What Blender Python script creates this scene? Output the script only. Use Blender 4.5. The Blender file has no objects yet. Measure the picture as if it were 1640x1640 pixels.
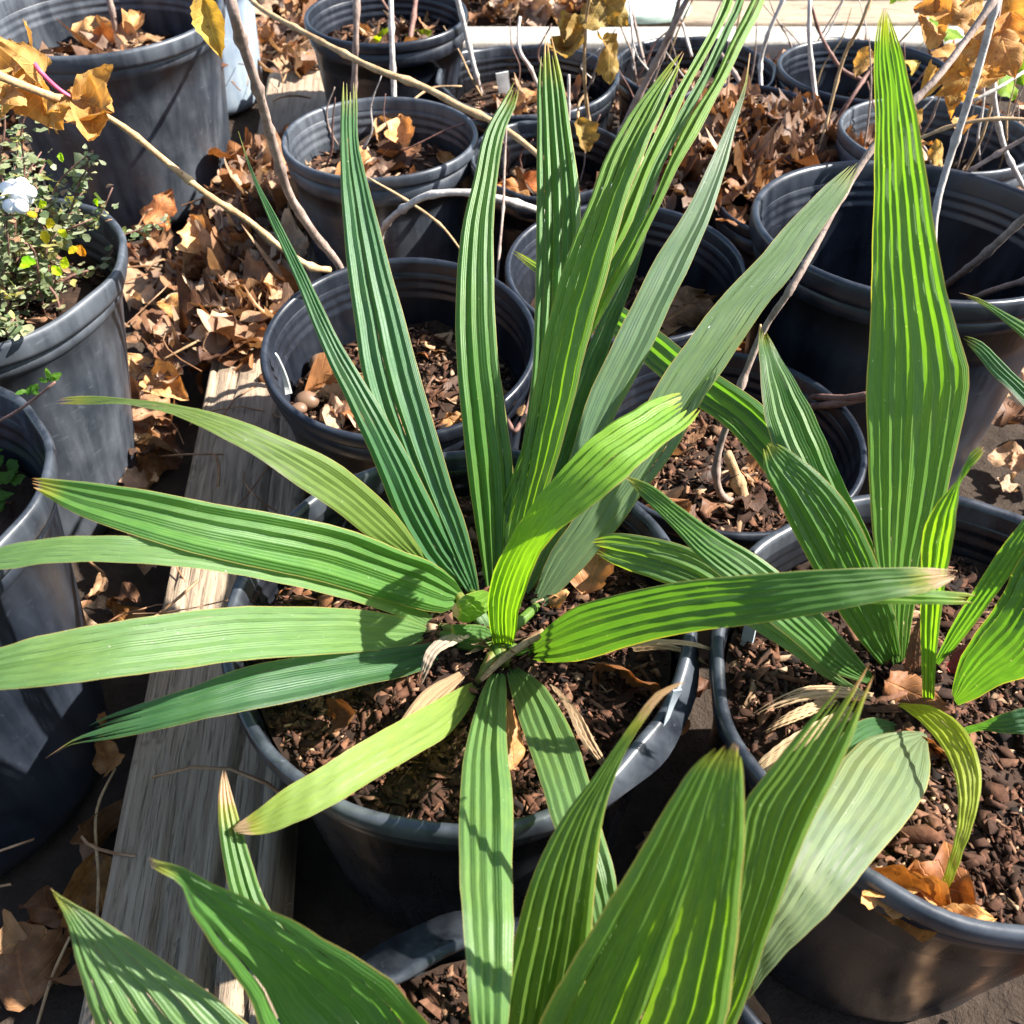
import bpy, math, random
import numpy as np
from mathutils import Vector, Matrix
R_ = math.radians
random.seed(7); rng = np.random.default_rng(7)
S = bpy.context.scene
COL = S.collection

# ---------------------------------------------------------------- camera, sky, sun, exposure
CAM_H, PITCH, FPX, CX = 0.67, R_(46.5), 1450.0, 820.0
cam = bpy.data.cameras.new('camera'); cam_o = bpy.data.objects.new('camera', cam); COL.objects.link(cam_o)
cam_o.location = (0, 0, CAM_H); cam_o.rotation_euler = (math.pi / 2 - PITCH, 0, 0)
cam.sensor_width = 36; cam.lens = FPX / 1640 * 36; cam.clip_start = 0.01; cam.clip_end = 200
cam.dof.use_dof = True; cam.dof.focus_distance = 0.60; cam.dof.aperture_fstop = 16
S.camera = cam_o
SUN_EL, SUN_AZ = R_(43), R_(5)          # azimuth measured from +X towards +Y
w = bpy.data.worlds.new('World'); S.world = w; w.use_nodes = True
nt = w.node_tree; bg = nt.nodes['Background']
sky = nt.nodes.new('ShaderNodeTexSky'); sky.sky_type = 'NISHITA'; sky.sun_disc = False
sky.sun_elevation = SUN_EL; sky.sun_rotation = math.pi / 2 - SUN_AZ
nt.links.new(sky.outputs[0], bg.inputs[0]); bg.inputs[1].default_value = 0.078
sl = bpy.data.lights.new('sun', 'SUN'); sl.energy = 5.0; sl.angle = R_(0.53); sl.color = (1.0, 0.955, 0.88)
so = bpy.data.objects.new('sun', sl); COL.objects.link(so)
sd = Vector((math.cos(SUN_EL) * math.cos(SUN_AZ), math.cos(SUN_EL) * math.sin(SUN_AZ), math.sin(SUN_EL)))
so.rotation_euler = sd.to_track_quat('Z', 'Y').to_euler(); so.location = (3, 1, 3)
S.view_settings.view_transform = 'Standard'; S.view_settings.look = 'None'
S.view_settings.exposure = 1.85; S.view_settings.gamma = 1; S.view_settings.use_curve_mapping = False
S.render.engine = 'CYCLES'; S.cycles.use_denoising = True
S.cycles.max_bounces = 8; S.cycles.transmission_bounces = 6

# ---------------------------------------------------------------- helpers
O = np.array([0, 0, CAM_H]); RV = np.array([1., 0, 0])
FV = np.array([0, math.cos(PITCH), -math.sin(PITCH)]); UV_ = np.array([0, math.sin(PITCH), math.cos(PITCH)])
def ray(x, y): return FV + ((x - CX) / FPX) * RV + ((CX - y) / FPX) * UV_
def at(x, y, z):                                   # the world point seen at photo pixel (x, y) at height z
    d = ray(x, y); return O + d * ((z - CAM_H) / d[2])
def atd(x, y, d): return O + ray(x, y) * d
def depth_at(x, y, z): return (z - CAM_H) / ray(x, y)[2]

def tag(o, label=None, cat=None, group=None, kind=None):
    if label: o['label'] = label
    if cat: o['category'] = cat
    if group: o['group'] = group
    if kind: o['kind'] = kind
    return o
def empty(name, loc, label, cat, group=None):
    o = bpy.data.objects.new(name, None); COL.objects.link(o); o.location = loc; o.empty_display_size = .02
    return tag(o, label, cat, group)
def mesh_obj(name, V, F, mats, parent=None, uvs=None, col=None, smooth=True, mi=None):
    """V world coordinates; with a parent the mesh is made local to it."""
    V = np.asarray(V, float)
    me = bpy.data.meshes.new(name)
    if parent is not None:
        V = V - np.array(parent['_org'])
        org = np.zeros(3)
    else:
        org = V.mean(0); org[2] = V[:, 2].min(); V = V - org
    F = np.asarray(F) if not isinstance(F, list) else F
    if isinstance(F, np.ndarray):
        n = F.shape[1]
        me.vertices.add(len(V)); me.vertices.foreach_set('co', V.ravel())
        me.loops.add(F.size); me.loops.foreach_set('vertex_index', F.ravel().astype(np.int32))
        me.polygons.add(len(F)); me.polygons.foreach_set('loop_start', np.arange(0, F.size, n, dtype=np.int32))
    else:
        me.from_pydata(V.tolist(), [], F)
    me.update(calc_edges=True); me.validate()
    if smooth: me.polygons.foreach_set('use_smooth', np.ones(len(me.polygons), bool))
    for m in (mats if isinstance(mats, (list, tuple)) else [mats]): me.materials.append(m)
    li = np.empty(len(me.loops), np.int32); me.loops.foreach_get('vertex_index', li)
    for nme, uv in (uvs or {}).items():
        l = me.uv_layers.new(name=nme); l.data.foreach_set('uv', np.asarray(uv, float)[li].ravel())
    if col is not None:
        a = me.color_attributes.new('tint', 'FLOAT_COLOR', 'POINT')
        c = np.ones((len(V), 4)); c[:, :3] = col; a.data.foreach_set('color', c.ravel())
    o = bpy.data.objects.new(name, me); COL.objects.link(o)
    if parent is not None: o.parent = parent
    else: o.location = org
    return o
def thing(name, loc, label, cat, group=None):
    o = empty(name, loc, label, cat, group); o['_org'] = [float(v) for v in loc]; return o
def grid_faces(nr, nc, off=0, closed=False):
    f = []
    i = np.arange(nr - 1)[:, None] * nc; j = np.arange(nc if closed else nc - 1)[None, :]
    j2 = (j + 1) % nc
    a = i + j; b = i + j2; c = i + nc + j2; d = i + nc + j
    return (np.stack([a, b, c, d], -1).reshape(-1, 4) + off)
def vnoise(p, seed=0, scale=1.0):                     # cheap smooth noise in -1..1 for vertex work
    p = np.asarray(p) * scale; r = np.random.default_rng(seed); s = 0
    for k in range(5):
        w_ = r.normal(size=p.shape[-1]) * (1 + .6 * k); s = s + np.sin(p @ w_ + r.uniform(0, 6.28)) / (1 + .4 * k)
    return s / 2.4

# ---------------------------------------------------------------- materials
class NT:
    def __init__(s, name):
        s.m = bpy.data.materials.new(name); s.m.use_nodes = True; s.t = s.m.node_tree
        s.t.nodes.clear(); s.out = s.n('ShaderNodeOutputMaterial')
    def n(s, t, **k):
        o = s.t.nodes.new(t)
        for a, v in k.items(): setattr(o, a, v)
        return o
    def l(s, a, b): s.t.links.new(a, b)
    def math(s, op, a, b=None, c=None, clamp=False):
        o = s.n('ShaderNodeMath', operation=op, use_clamp=clamp)
        for i, v in enumerate((a, b, c)):
            if v is None: continue
            if isinstance(v, (int, float)): o.inputs[i].default_value = v
            else: s.l(v, o.inputs[i])
        return o.outputs[0]
    def mix(s, f, a, b, mode='MIX'):
        o = s.n('ShaderNodeMix', data_type='RGBA', blend_type=mode)
        for i, v in ((0, f), (6, a), (7, b)):
            if isinstance(v, (int, float)): o.inputs[i].default_value = v
            elif isinstance(v, (tuple, list)): o.inputs[i].default_value = (*v[:3], 1)
            else: s.l(v, o.inputs[i])
        return o.outputs[2]
    def noise(s, vec, scale, detail=4, rough=.55, dist=0):
        o = s.n('ShaderNodeTexNoise'); o.inputs['Scale'].default_value = scale; o.inputs['Detail'].default_value = detail
        o.inputs['Roughness'].default_value = rough; o.inputs['Distortion'].default_value = dist
        if vec is not None: s.l(vec, o.inputs['Vector'])
        return o.outputs['Fac']
    def ramp(s, f, stops):
        o = s.n('ShaderNodeValToRGB'); e = o.color_ramp.elements
        while len(e) < len(stops): e.new(.5)
        for k, (p, c) in enumerate(stops):
            e[k].position = p; e[k].color = (*c, 1) if isinstance(c, (tuple, list)) else (c, c, c, 1)
        s.l(f, o.inputs[0]); return o.outputs[0]
    def smooth(s, f, a, b):
        o = s.n('ShaderNodeMapRange', interpolation_type='SMOOTHSTEP'); s.l(f, o.inputs[0])
        o.inputs[1].default_value = a; o.inputs[2].default_value = b; return o.outputs[0]
    def map(s, vec, sc=(1, 1, 1)):
        o = s.n('ShaderNodeMapping'); o.inputs['Scale'].default_value = sc; s.l(vec, o.inputs[0]); return o.outputs[0]
    def bump(s, h, strength, dist=.001):
        o = s.n('ShaderNodeBump'); o.inputs['Strength'].default_value = strength; o.inputs['Distance'].default_value = dist
        s.l(h, o.inputs['Height']); return o.outputs[0]
    def princ(s, col, rough=.5, spec=.5, normal=None):
        o = s.n('ShaderNodeBsdfPrincipled')
        for i, v in (('Base Color', col), ('Roughness', rough), ('Specular IOR Level', spec)):
            if isinstance(v, (int, float)): o.inputs[i].default_value = v
            elif isinstance(v, (tuple, list)): o.inputs[i].default_value = (*v[:3], 1)
            else: s.l(v, o.inputs[i])
        if normal is not None: s.l(normal, o.inputs['Normal'])
        return o
    def done(s, sh): s.l(sh, s.out.inputs[0]); return s.m

def mat_blade():
    t = NT('pleated_leaf'); info = t.n('ShaderNodeObjectInfo')
    uv = t.n('ShaderNodeUVMap', uv_map='UVMap').outputs[0]; rib = t.n('ShaderNodeUVMap', uv_map='rib').outputs[0]
    su = t.n('ShaderNodeSeparateXYZ'); t.l(uv, su.inputs[0]); sr = t.n('ShaderNodeSeparateXYZ'); t.l(rib, sr.inputs[0])
    u, v, rx, ln = su.outputs[0], su.outputs[1], sr.outputs[0], sr.outputs[1]
    tc = t.n('ShaderNodeTexCoord').outputs['Object']
    fine = t.math('SINE', t.math('MULTIPLY', rx, 6.2832 * 3))
    fine2 = t.math('SINE', t.math('MULTIPLY', rx, 6.2832 * 7.3))
    veins = t.math('ADD', t.math('MULTIPLY', fine, .6), t.math('MULTIPLY', fine2, .4))
    streakvec = t.map(rib, (1.3, 9, 1)); streak = t.noise(streakvec, 1.6, 3)
    base = info.outputs['Color']
    big = t.noise(tc, 22, 2)
    base1 = t.mix(t.smooth(streak, .3, .75), t.mix(1, base, (.88, .90, .95), 'MULTIPLY'), t.mix(1, base, (1.12, 1.08, 1.0), 'MULTIPLY'))
    base1 = t.mix(t.math('MULTIPLY', t.smooth(big, .45, .8), .35), base1, t.mix(1, base1, (1.5, 1.15, .7), 'MULTIPLY'))
    base2 = t.mix(t.math('MULTIPLY', t.math('ADD', t.math('MULTIPLY', veins, .5), .5), .35), base1, t.mix(1, base1, (1.45, 1.35, 1.1), 'MULTIPLY'))
    fr = t.math('FRACT', t.math('MULTIPLY', rx, .5)); dist = t.math('ABSOLUTE', t.math('SUBTRACT', fr, .5))
    line = t.math('SUBTRACT', 1, t.smooth(dist, .008, .035))
    lvar = t.smooth(t.noise(t.map(rib, (1.1, .5, 1)), 1.7, 2), .38, .62)
    base3 = t.mix(t.math('MULTIPLY', t.math('MULTIPLY', line, lvar), .25), base2, (.36, .42, .12))
    # thin yellow brown margin
    ed = t.math('MINIMUM', u, t.math('SUBTRACT', 1, u)); edge = t.math('SUBTRACT', 1, t.smooth(ed, .004, .02))
    base4 = t.mix(t.math('MULTIPLY', edge, .75), base3, (.42, .33, .10))
    # blemishes
    bl = t.noise(t.map(rib, (.9, 26, 1)), 2.3, 3, .7); blm = t.smooth(bl, .69, .74)
    base5 = t.mix(t.math('MULTIPLY', blm, .6), base4, (.33, .22, .08))
    spk = t.smooth(t.noise(tc, 520, 1), .765, .79)
    base5 = t.mix(t.math('MULTIPLY', spk, .55), base5, (.5, .52, .42))
    # dried tip
    nn = t.noise(t.map(rib, (1.6, 14, 1)), 1.4, 3)
    tipd = t.math('SUBTRACT', t.math('ADD', info.outputs['Alpha'], t.math('MULTIPLY', t.math('SUBTRACT', nn, .5), t.math('MULTIPLY', info.outputs['Alpha'], 1.6))), v)
    tipf = t.smooth(tipd, -.004, .006); halo = t.smooth(tipd, -.07, .0)
    base6 = t.mix(t.math('MULTIPLY', halo, .55), base5, (.42, .36, .04))
    dry = t.mix(t.noise(t.map(rib, (2, 20, 1)), 3, 3), (.30, .15, .07), (.62, .47, .30))
    base7 = t.mix(tipf, base6, dry)
    h = t.math('ADD', t.math('MULTIPLY', fine, .5), t.math('MULTIPLY', t.noise(t.map(rib, (6, 60, 1)), 4, 2), .6))
    nrm = t.bump(h, .5, .0005)
    p = t.princ(base7, .42, .6, nrm)
    tr = t.n('ShaderNodeBsdfTranslucent')
    t.l(t.mix(1, base7, (2.0, 1.95, .42), 'MULTIPLY'), tr.inputs[0])
    mx = t.n('ShaderNodeMixShader'); mx.inputs[0].default_value = .42
    t.l(p.outputs[0], mx.inputs[1]); t.l(tr.outputs[0], mx.inputs[2]); return t.done(mx.outputs[0])

def mat_dryblade():
    t = NT('withered_blade'); rib = t.n('ShaderNodeUVMap', uv_map='rib').outputs[0]
    f = t.noise(t.map(rib, (2.5, 6, 1)), 3, 4); info = t.n('ShaderNodeObjectInfo')
    c = t.mix(f, t.mix(1, info.outputs['Color'], (.45, .38, .32), 'MULTIPLY'), t.mix(1, info.outputs['Color'], (1.25, 1.2, 1.1), 'MULTIPLY'))
    p = t.princ(c, .7, .3, t.bump(f, .6, .001)); tr = t.n('ShaderNodeBsdfTranslucent'); t.l(c, tr.inputs[0])
    mx = t.n('ShaderNodeMixShader'); mx.inputs[0].default_value = .25
    t.l(p.outputs[0], mx.inputs[1]); t.l(tr.outputs[0], mx.inputs[2]); return t.done(mx.outputs[0])

def mat_pot(name, base, dust, rough, glossy=False):
    t = NT(name); tc = t.n('ShaderNodeTexCoord').outputs['Object']
    n1 = t.noise(tc, 9, 5, .6); n2 = t.noise(t.map(tc, (1, 1, .12)), 60, 4, .6, .3); n3 = t.noise(tc, 160, 3)
    scr = t.noise(t.map(tc, (1, 1, 6)), 55, 3, .5, 1.2)
    f = t.smooth(t.math('ADD', t.math('MULTIPLY', n1, .55), t.math('MULTIPLY', n2, .45)), .38, .66)
    col = t.mix(f, base, dust)
    col = t.mix(t.math('MULTIPLY', t.smooth(scr, .64, .78), .28), col, tuple(min(1, v * 2.6 + .02) for v in dust))
    col = t.mix(t.math('MULTIPLY', t.smooth(n3, .64, .74), .12), col, tuple(min(1, v * 3.0 + .03) for v in dust))
    sep = t.n('ShaderNodeSeparateXYZ'); t.l(tc, sep.inputs[0])
    low = t.math('SUBTRACT', 1, t.smooth(t.math('ADD', sep.outputs[2], t.math('MULTIPLY', n1, .05)), .01, .07))
    col = t.mix(t.math('MULTIPLY', low, .12 if glossy else .35), col, (.09, .07, .055))
    rg = t.math('ADD', rough, t.math('MULTIPLY', f, .16))
    h = t.math('ADD', t.math('MULTIPLY', n3, .3), t.math('MULTIPLY', n2, .7))
    p = t.princ(col, rg, .5 if not glossy else .5, t.bump(h, .25, .0008)); return t.done(p.outputs[0])

def mat_attr(name, rough=.85, trans=0, bscale=120, vary=.5, spec=.3, tmul=(1.25, 1.0, .6), veins=False):
    t = NT(name); a = t.n('ShaderNodeVertexColor', layer_name='tint').outputs[0]
    tc = t.n('ShaderNodeTexCoord').outputs['Object']; f = t.noise(tc, bscale, 4, .6); f2 = t.noise(tc, bscale * .25, 2)
    c = t.mix(t.math('MULTIPLY', t.smooth(f, .3, .7), vary), a, t.mix(1, a, (.35, .3, .27), 'MULTIPLY'))
    c = t.mix(t.math('MULTIPLY', t.smooth(f2, .5, .7), vary * .6), c, t.mix(1, c, (1.5, 1.35, 1.1), 'MULTIPLY'))
    hh = f
    if veins:
        uv = t.n('ShaderNodeUVMap', uv_map='UVMap').outputs[0]; su = t.n('ShaderNodeSeparateXYZ'); t.l(uv, su.inputs[0]); xx = t.math('ABSOLUTE', su.outputs[0])
        vv = t.math('SINE', t.math('MULTIPLY', t.math('SUBTRACT', su.outputs[1], t.math('MULTIPLY', xx, .22)), 6.2832 * 8))
        vn = t.math('MAXIMUM', t.smooth(vv, .80, 1.0), t.math('SUBTRACT', 1, t.smooth(xx, .03, .10)))
        c = t.mix(t.math('MULTIPLY', vn, .45), c, t.mix(1, c, (1.6, 1.5, 1.35), 'MULTIPLY')); hh = t.math('ADD', f, vn)
    p = t.princ(c, rough, spec, t.bump(hh, .5, .0012))
    if trans:
        tr = t.n('ShaderNodeBsdfTranslucent'); t.l(t.mix(1, c, tmul, 'MULTIPLY'), tr.inputs[0])
        mx = t.n('ShaderNodeMixShader'); mx.inputs[0].default_value = trans
        t.l(p.outputs[0], mx.inputs[1]); t.l(tr.outputs[0], mx.inputs[2]); return t.done(mx.outputs[0])
    return t.done(p.outputs[0])

def mat_veined(name, dark, light, trans=.35, tm=(1.3, 1.0, .5)):           # single dry leaves: side veins from the UV
    t = NT(name); uv = t.n('ShaderNodeUVMap', uv_map='UVMap').outputs[0]; s = t.n('ShaderNodeSeparateXYZ'); t.l(uv, s.inputs[0])
    info = t.n('ShaderNodeObjectInfo')
    xx = t.math('ABSOLUTE', s.outputs[0])
    vv = t.math('SINE', t.math('MULTIPLY', t.math('SUBTRACT', s.outputs[1], t.math('MULTIPLY', xx, .28)), 6.2832 * 7))
    side = t.smooth(vv, .86, 1.0); mid = t.math('SUBTRACT', 1, t.smooth(xx, .02, .07)); vein = t.math('MAXIMUM', side, mid)
    tc = t.n('ShaderNodeTexCoord').outputs['Object']; f = t.noise(tc, 60, 5, .6)
    c = t.mix(t.smooth(f, .3, .7), dark, light); c = t.mix(1, c, info.outputs['Color'], 'MULTIPLY')
    c = t.mix(t.math('MULTIPLY', vein, .6), c, t.mix(1, c, (1.7, 1.6, 1.3), 'MULTIPLY'))
    c = t.mix(t.math('MULTIPLY', t.smooth(t.noise(tc, 150, 3), .62, .7), .6), c, (.10, .05, .02))
    p = t.princ(c, .6, .35, t.bump(t.math('ADD', f, vein), .5, .0012)); tr = t.n('ShaderNodeBsdfTranslucent')
    t.l(t.mix(1, c, tm, 'MULTIPLY'), tr.inputs[0]); mx = t.n('ShaderNodeMixShader'); mx.inputs[0].default_value = trans
    t.l(p.outputs[0], mx.inputs[1]); t.l(tr.outputs[0], mx.inputs[2]); return t.done(mx.outputs[0])

def mat_wood(name, a, b, stretch=(14, .9, 14), crackc=(.05, .04, .035)):
    t = NT(name); tc = t.n('ShaderNodeTexCoord').outputs['Object']; v = t.map(tc, stretch)
    g = t.noise(v, 13, 8, .75, .25); g2 = t.noise(v, 46, 4, .7, .2); blot = t.noise(tc, 7, 4)
    c = t.mix(t.smooth(g, .3, .7), a, b)
    c = t.mix(t.math('MULTIPLY', t.smooth(g2, .60, .72), .7), c, crackc)
    c = t.mix(t.math('MULTIPLY', t.smooth(blot, .5, .75), .5), c, (.17, .13, .10))
    c = t.mix(t.math('MULTIPLY', t.smooth(t.noise(tc, 26, 3), .66, .72), .5), c, (.10, .07, .05))
    h = t.math('SUBTRACT', g, t.math('MULTIPLY', t.smooth(g2, .56, .66), .8))
    return t.done(t.princ(c, .85, .25, t.bump(h, .8, .0025)).outputs[0])

def mat_bark(name, a, b):
    t = NT(name); tc = t.n('ShaderNodeTexCoord').outputs['Object']
    f = t.noise(tc, 70, 5, .65); g = t.noise(t.map(tc, (5, 5, 1)), 60, 3); info = t.n('ShaderNodeObjectInfo')
    c = t.mix(t.smooth(f, .3, .7), a, b); c = t.mix(t.math('MULTIPLY', t.smooth(t.noise(tc, 330, 2), .62, .70), .6), c, tuple(v * .35 for v in a))
    return t.done(t.princ(c, .7, .35, t.bump(t.math('ADD', f, g), .6, .001)).outputs[0])

M = {
 'blade': mat_blade(), 'withered': mat_dryblade(),
 'pot_old': mat_pot('dusty_lit_black_plastic', (.022, .027, .036), (.078, .088, .104), .38),
 'pot_blue': mat_pot('blue_black_plastic', (.006, .008, .013), (.022, .027, .038), .30),
 'pot_dark': mat_pot('glossy_black_plastic', (.0045, .005, .007), (.015, .017, .022), .22, True),
 'rim_worn_lit': mat_pot('worn_lit_plastic_rim', (.009, .011, .016), (.055, .063, .076), .26),
 'pot_grey': mat_pot('blue_grey_plastic', (.16, .21, .28), (.30, .36, .42), .45),
 'chips': mat_attr('bark_chips', .9, 0, 260, .7, .2), 'litter': mat_attr('leaf_litter', .62, .22, 55, .7, .4, veins=True),
 'tiny': mat_attr('small_leaves', .5, .3, 300, .3, .4, (1.4, 1.5, .5)),
 'dry': mat_veined('dry_leaf', (.22, .115, .05), (.48, .30, .155), .2), 'orange': mat_veined('orange_leaf', (.34, .17, .045), (.56, .34, .12), .40, (1.3, 1.05, .5)),
 'green_leaf': mat_veined('yellow_green_leaf', (.12, .26, .02), (.25, .38, .03), .5, (1.5, 1.5, .4)),
 'timber': mat_wood('weathered_timber', (.235, .165, .112), (.42, .33, .235), (16, .5, 16)), 'board': mat_wood('pale_board', (.33, .30, .26), (.50, .46, .39), (1.2, 10, 10), (.3, .27, .23)),
 'cane': mat_bark('grey_brown_bark', (.17, .12, .10), (.36, .27, .22)), 'cane_tan': mat_bark('tan_bark', (.28, .17, .085), (.50, .34, .18)),
 'cane_red': mat_bark('red_brown_bark', (.10, .045, .035), (.24, .13, .10)), 'cane_pale': mat_bark('pale_bark', (.36, .31, .28), (.62, .56, .50)),
}
def flat_mat(name, c, rough=.5, trans=0):
    t = NT(name); tc = t.n('ShaderNodeTexCoord').outputs['Object']; f = t.noise(tc, 90, 4)
    cc = t.mix(t.math('MULTIPLY', t.smooth(f, .4, .7), .5), c, tuple(v * .6 for v in c)); return t.done(t.princ(cc, rough, .4, t.bump(f, .3, .0006)).outputs[0])
M['tag'] = flat_mat('white_plastic', (.72, .74, .70)); M['tag_grey'] = flat_mat('grey_plastic', (.32, .36, .40))
M['pink'] = flat_mat('pink_stem', (.45, .08, .16)); M['berry'] = flat_mat('white_berry', (.80, .83, .82), .4)
M['nut'] = flat_mat('acorn_shell', (.17, .10, .062), .5); M['red'] = flat_mat('dark_red_leaf', (.20, .03, .02), .6)
M['meshgreen'] = flat_mat('pale_green_mesh', (.40, .50, .42), .7)
def mat_ground():
    t = NT('damp_soil'); tc = t.n('ShaderNodeTexCoord').outputs['Object']; f = t.noise(tc, 38, 7, .7); g = t.noise(tc, 3, 3)
    c = t.mix(t.smooth(f, .3, .7), (.014, .010, .008), (.042, .031, .024)); c = t.mix(t.math('MULTIPLY', g, .4), c, (.10, .07, .05))
    return t.done(t.princ(c, .95, .2, t.bump(f, 1, .01)).outputs[0])
M['ground'] = mat_ground()

# ---------------------------------------------------------------- ground
n = 60; gx = np.concatenate([np.linspace(-30, -2, 8), np.linspace(-1.8, 1.8, 90), np.linspace(2, 30, 8)]); gy = gx + 1
X, Y = np.meshgrid(gx, gy); P = np.stack([X, Y], -1)
Z = np.where((abs(X) < 1.9) & (abs(Y - 1) < 1.9), .006 * vnoise(P, 3, 14), 0) - .004
g = mesh_obj('ground', np.stack([X, Y, Z], -1).reshape(-1, 3), grid_faces(len(gy), len(gx)), M['ground']); tag(g, kind='structure')

# ---------------------------------------------------------------- nursery pots
POTS = {}
def pot(key, cx, cy, D, h, tilt, mat, drop, label, taper=.80, wav=.0, crush=None, lip=.013, panels=False, base=None, basey=None):
    """Lathed pot: body with stepped collar and inner ridges, rolled rim, both open at the top and closed below."""
    t = thing('nursery_pot', (cx, cy, 0), label, 'pot', 'black nursery pots'); R = D / 2; th = R_(tilt); NS = 112
    a = np.linspace(0, 2 * math.pi, NS, endpoint=False)
    def rings(prof, amp=1.0):
        out = []
        for (rr, zz) in prof:
            top = max(0, (zz - .55 * h) / (.45 * h)); top = top ** 2
            r = rr * np.ones(NS) + top * wav * amp * (np.sin(3 * a + cx * 40) + .6 * np.sin(7 * a + 1 + cy * 30) + .35 * np.sin(13 * a + 2)) * .5
            z = zz * np.ones(NS) + top * wav * .55 * (np.sin(2 * a + cy * 20) + .5 * np.sin(5 * a + 2) + .4 * np.sin(11 * a))
            if crush:
                ca, cw, cr, cz = crush; dd = (a - ca + math.pi) % (2 * math.pi) - math.pi; g_ = np.exp(-(dd / cw) ** 2) * top
                r = r + g_ * cr * (1 if zz > h - .005 else -.8 * (1 + .30 * np.sin(15 * dd + zz * 120))); z = z + g_ * cz * (1 + .5 * np.sin(11 * dd))
            if panels and rr > 0 and .16 * h < zz < .70 * h:
                ph = (a * 8 / (2 * math.pi)) % 1; r = r - .0016 * ((ph > .10) & (ph < .90))
            x = r * np.cos(a); y = r * np.sin(a); Y2 = y * math.cos(th) - z * math.sin(th); Z2 = y * math.sin(th) + z * math.cos(th)
            sx = (1 - zz / h) * ((base[0] - cx) if base else 0); sy = (1 - zz / h) * ((base[1] - cy) if base else 0)
            out.append(np.stack([cx + x + sx, cy + Y2 + sy, np.maximum(Z2, .001)], 1))
        return np.concatenate(out)
    rb = taper * R; rm = .935 * R
    k = lambda z: rb + (rm - rb) * z / (h - .03)
    prof = [(.0005, .004), (rb * .55, .003), (rb * .93, .003), (rb, .008)] + [(k(z), z) for z in np.linspace(.02, h * .69, 8)] + [(k(h * .72), h * .72), (k(h * .9 - .01), h * .9 - .01)]
    prof += [(rm, h - .036), (rm + .0008, h - .034), (rm + .0035, h - .031), (rm + .0042, h - .027), (rm + .0045, h - lip + .001)]
    inn = R * .945
    prof += [(inn, h - lip + .001)]
    zz = h - lip
    for q in range(3):
        prof += [(inn - .0005, zz - .0015), (inn - .0020, zz - .004), (inn - .0020, zz - .0065), (inn - .0012, zz - .0085)]; zz -= .010; inn -= .0012
    prof += [(k(h * .6) - .004, h * .6), (k(h * .3) - .003, h * .3), (rb - .004, .014), (.0005, .012)]
    V = rings(prof); F = grid_faces(len(prof), NS, closed=True)
    body = mesh_obj('body', V, F, mat, t)
    rp = [(R * .945 - .0008, h - lip + .0005), (R * .945, h - .003), (R * .953, h), (R * .975, h + .0012), (R * .992, h), (R, h - .003), (R * .999, h - lip * .75), (R * .99, h - lip), (R * .968, h - lip - .0008), (R * .945 - .0008, h - lip + .0005)]
    rim = mesh_obj('rim', rings(rp), grid_faces(len(rp), NS, closed=True), mat, t)
    if mat is M['pot_dark'] or key in ('P3', 'P19'): rim.data.materials[0] = M['rim_worn_lit']  # wear on the glossy pots; left-edge and front rims coloured to look sunlit
    POTS[key] = dict(cx=cx, cy=cy, R=R, h=h, drop=drop, th=th, o=t, k=k, base=base)
    return t
D_, OL, BL, GR = M['pot_dark'], M['pot_old'], M['pot_blue'], M['pot_grey']
pot('P1', -.54, 1.292, .318, .262, .4, OL, .075, 'large scuffed grey-black pot at top left with a ragged rim edge', .80, lip=.020, base=(-.555, 1.31))
pot('P1b', -.546, 1.661, .247, .235, 2, GR, .05, 'blue-grey pot standing behind the large pot at top left')
pot('P2', -.455, .667, .256, .262, 0, OL, .045, 'tall worn grey pot holding the small-leaved bush on the left', .86, lip=.020, base=(-.50, .652), wav=.003)
pot('P3', -.422, .402, .250, .262, 0, BL, .06, 'tall scratched black pot at the left edge in front of the bush pot', .88, lip=.020, base=(-.437, .350), wav=.003)  # darker plastic here paints in the shade lying on this pot
pot('P4', -.096, .658, .238, .209, 4.5, BL, .070, 'blue-black pot with acorns behind the central plant, beside the timber', .80)
pot('P5', -.154, 1.044, .229, .206, -1, OL, .050, 'pot with one bare upright cane, directly behind the acorn pot', .80)
pot('P6', -.183, 1.437, .238, .214, 1, BL, .045, 'pot at the top of the picture right of the timber end', .80)
pot('P7', .020, 1.336, .262, .162, 0, D_, .050, 'wide low pot with a square white tag near the pale board', .84, wav=.004)
pot('P8', .045, 1.022, .191, .195, 1, D_, .060, 'small pot with an oval white tag behind the brown-tipped upright leaf', .82, wav=.003)
pot('P9', .281, 1.445, .248, .136, 0, D_, .050, 'low black pot against the pale board, right of the square-tag pot', .84, wav=.003)
pot('P10', .520, 1.386, .255, .153, -1.3, BL, .075, 'empty-looking black pot against the pale board behind the tallest leaf', .84)
pot('P11', .308, 1.190, .195, .172, -1, BL, .010, 'black pot buried under a heap of dry oak leaves', .80)
pot('P12', .334, 1.000, .189, .150, 0, BL, .06, 'half hidden small pot in front of the dry leaf heap', .78)
pot('P13', .500, 1.050, .225, .205, -2, OL, .060, 'pot under the hanging orange leaves on the right', .78)
pot('P14', .365, .735, .292, .257, -4.0, BL, .150, 'large deep black pot with thick canes on the right', .80, lip=.018)
pot('P15', .108, .768, .230, .208, 2.5, BL, .075, 'blue-black pot behind the central plant with a big curled dry leaf in it', .80)
pot('P16', .168, .541, .223, .191, 0, BL, .050, 'black pot with a long cane rising from a stub between the two green plants', .82)
pot('P17', -.029, .325, .278, .246, -.2, D_, .034, 'glossy black pot holding the central pleated plant', .80, wav=.002, crush=(-.62, .40, -.006, -.005), panels=True)
pot('P18', .250, .279, .280, .249, 1, D_, .036, 'glossy black pot holding the right hand pleated plant', .80, wav=.003, panels=True)
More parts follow.
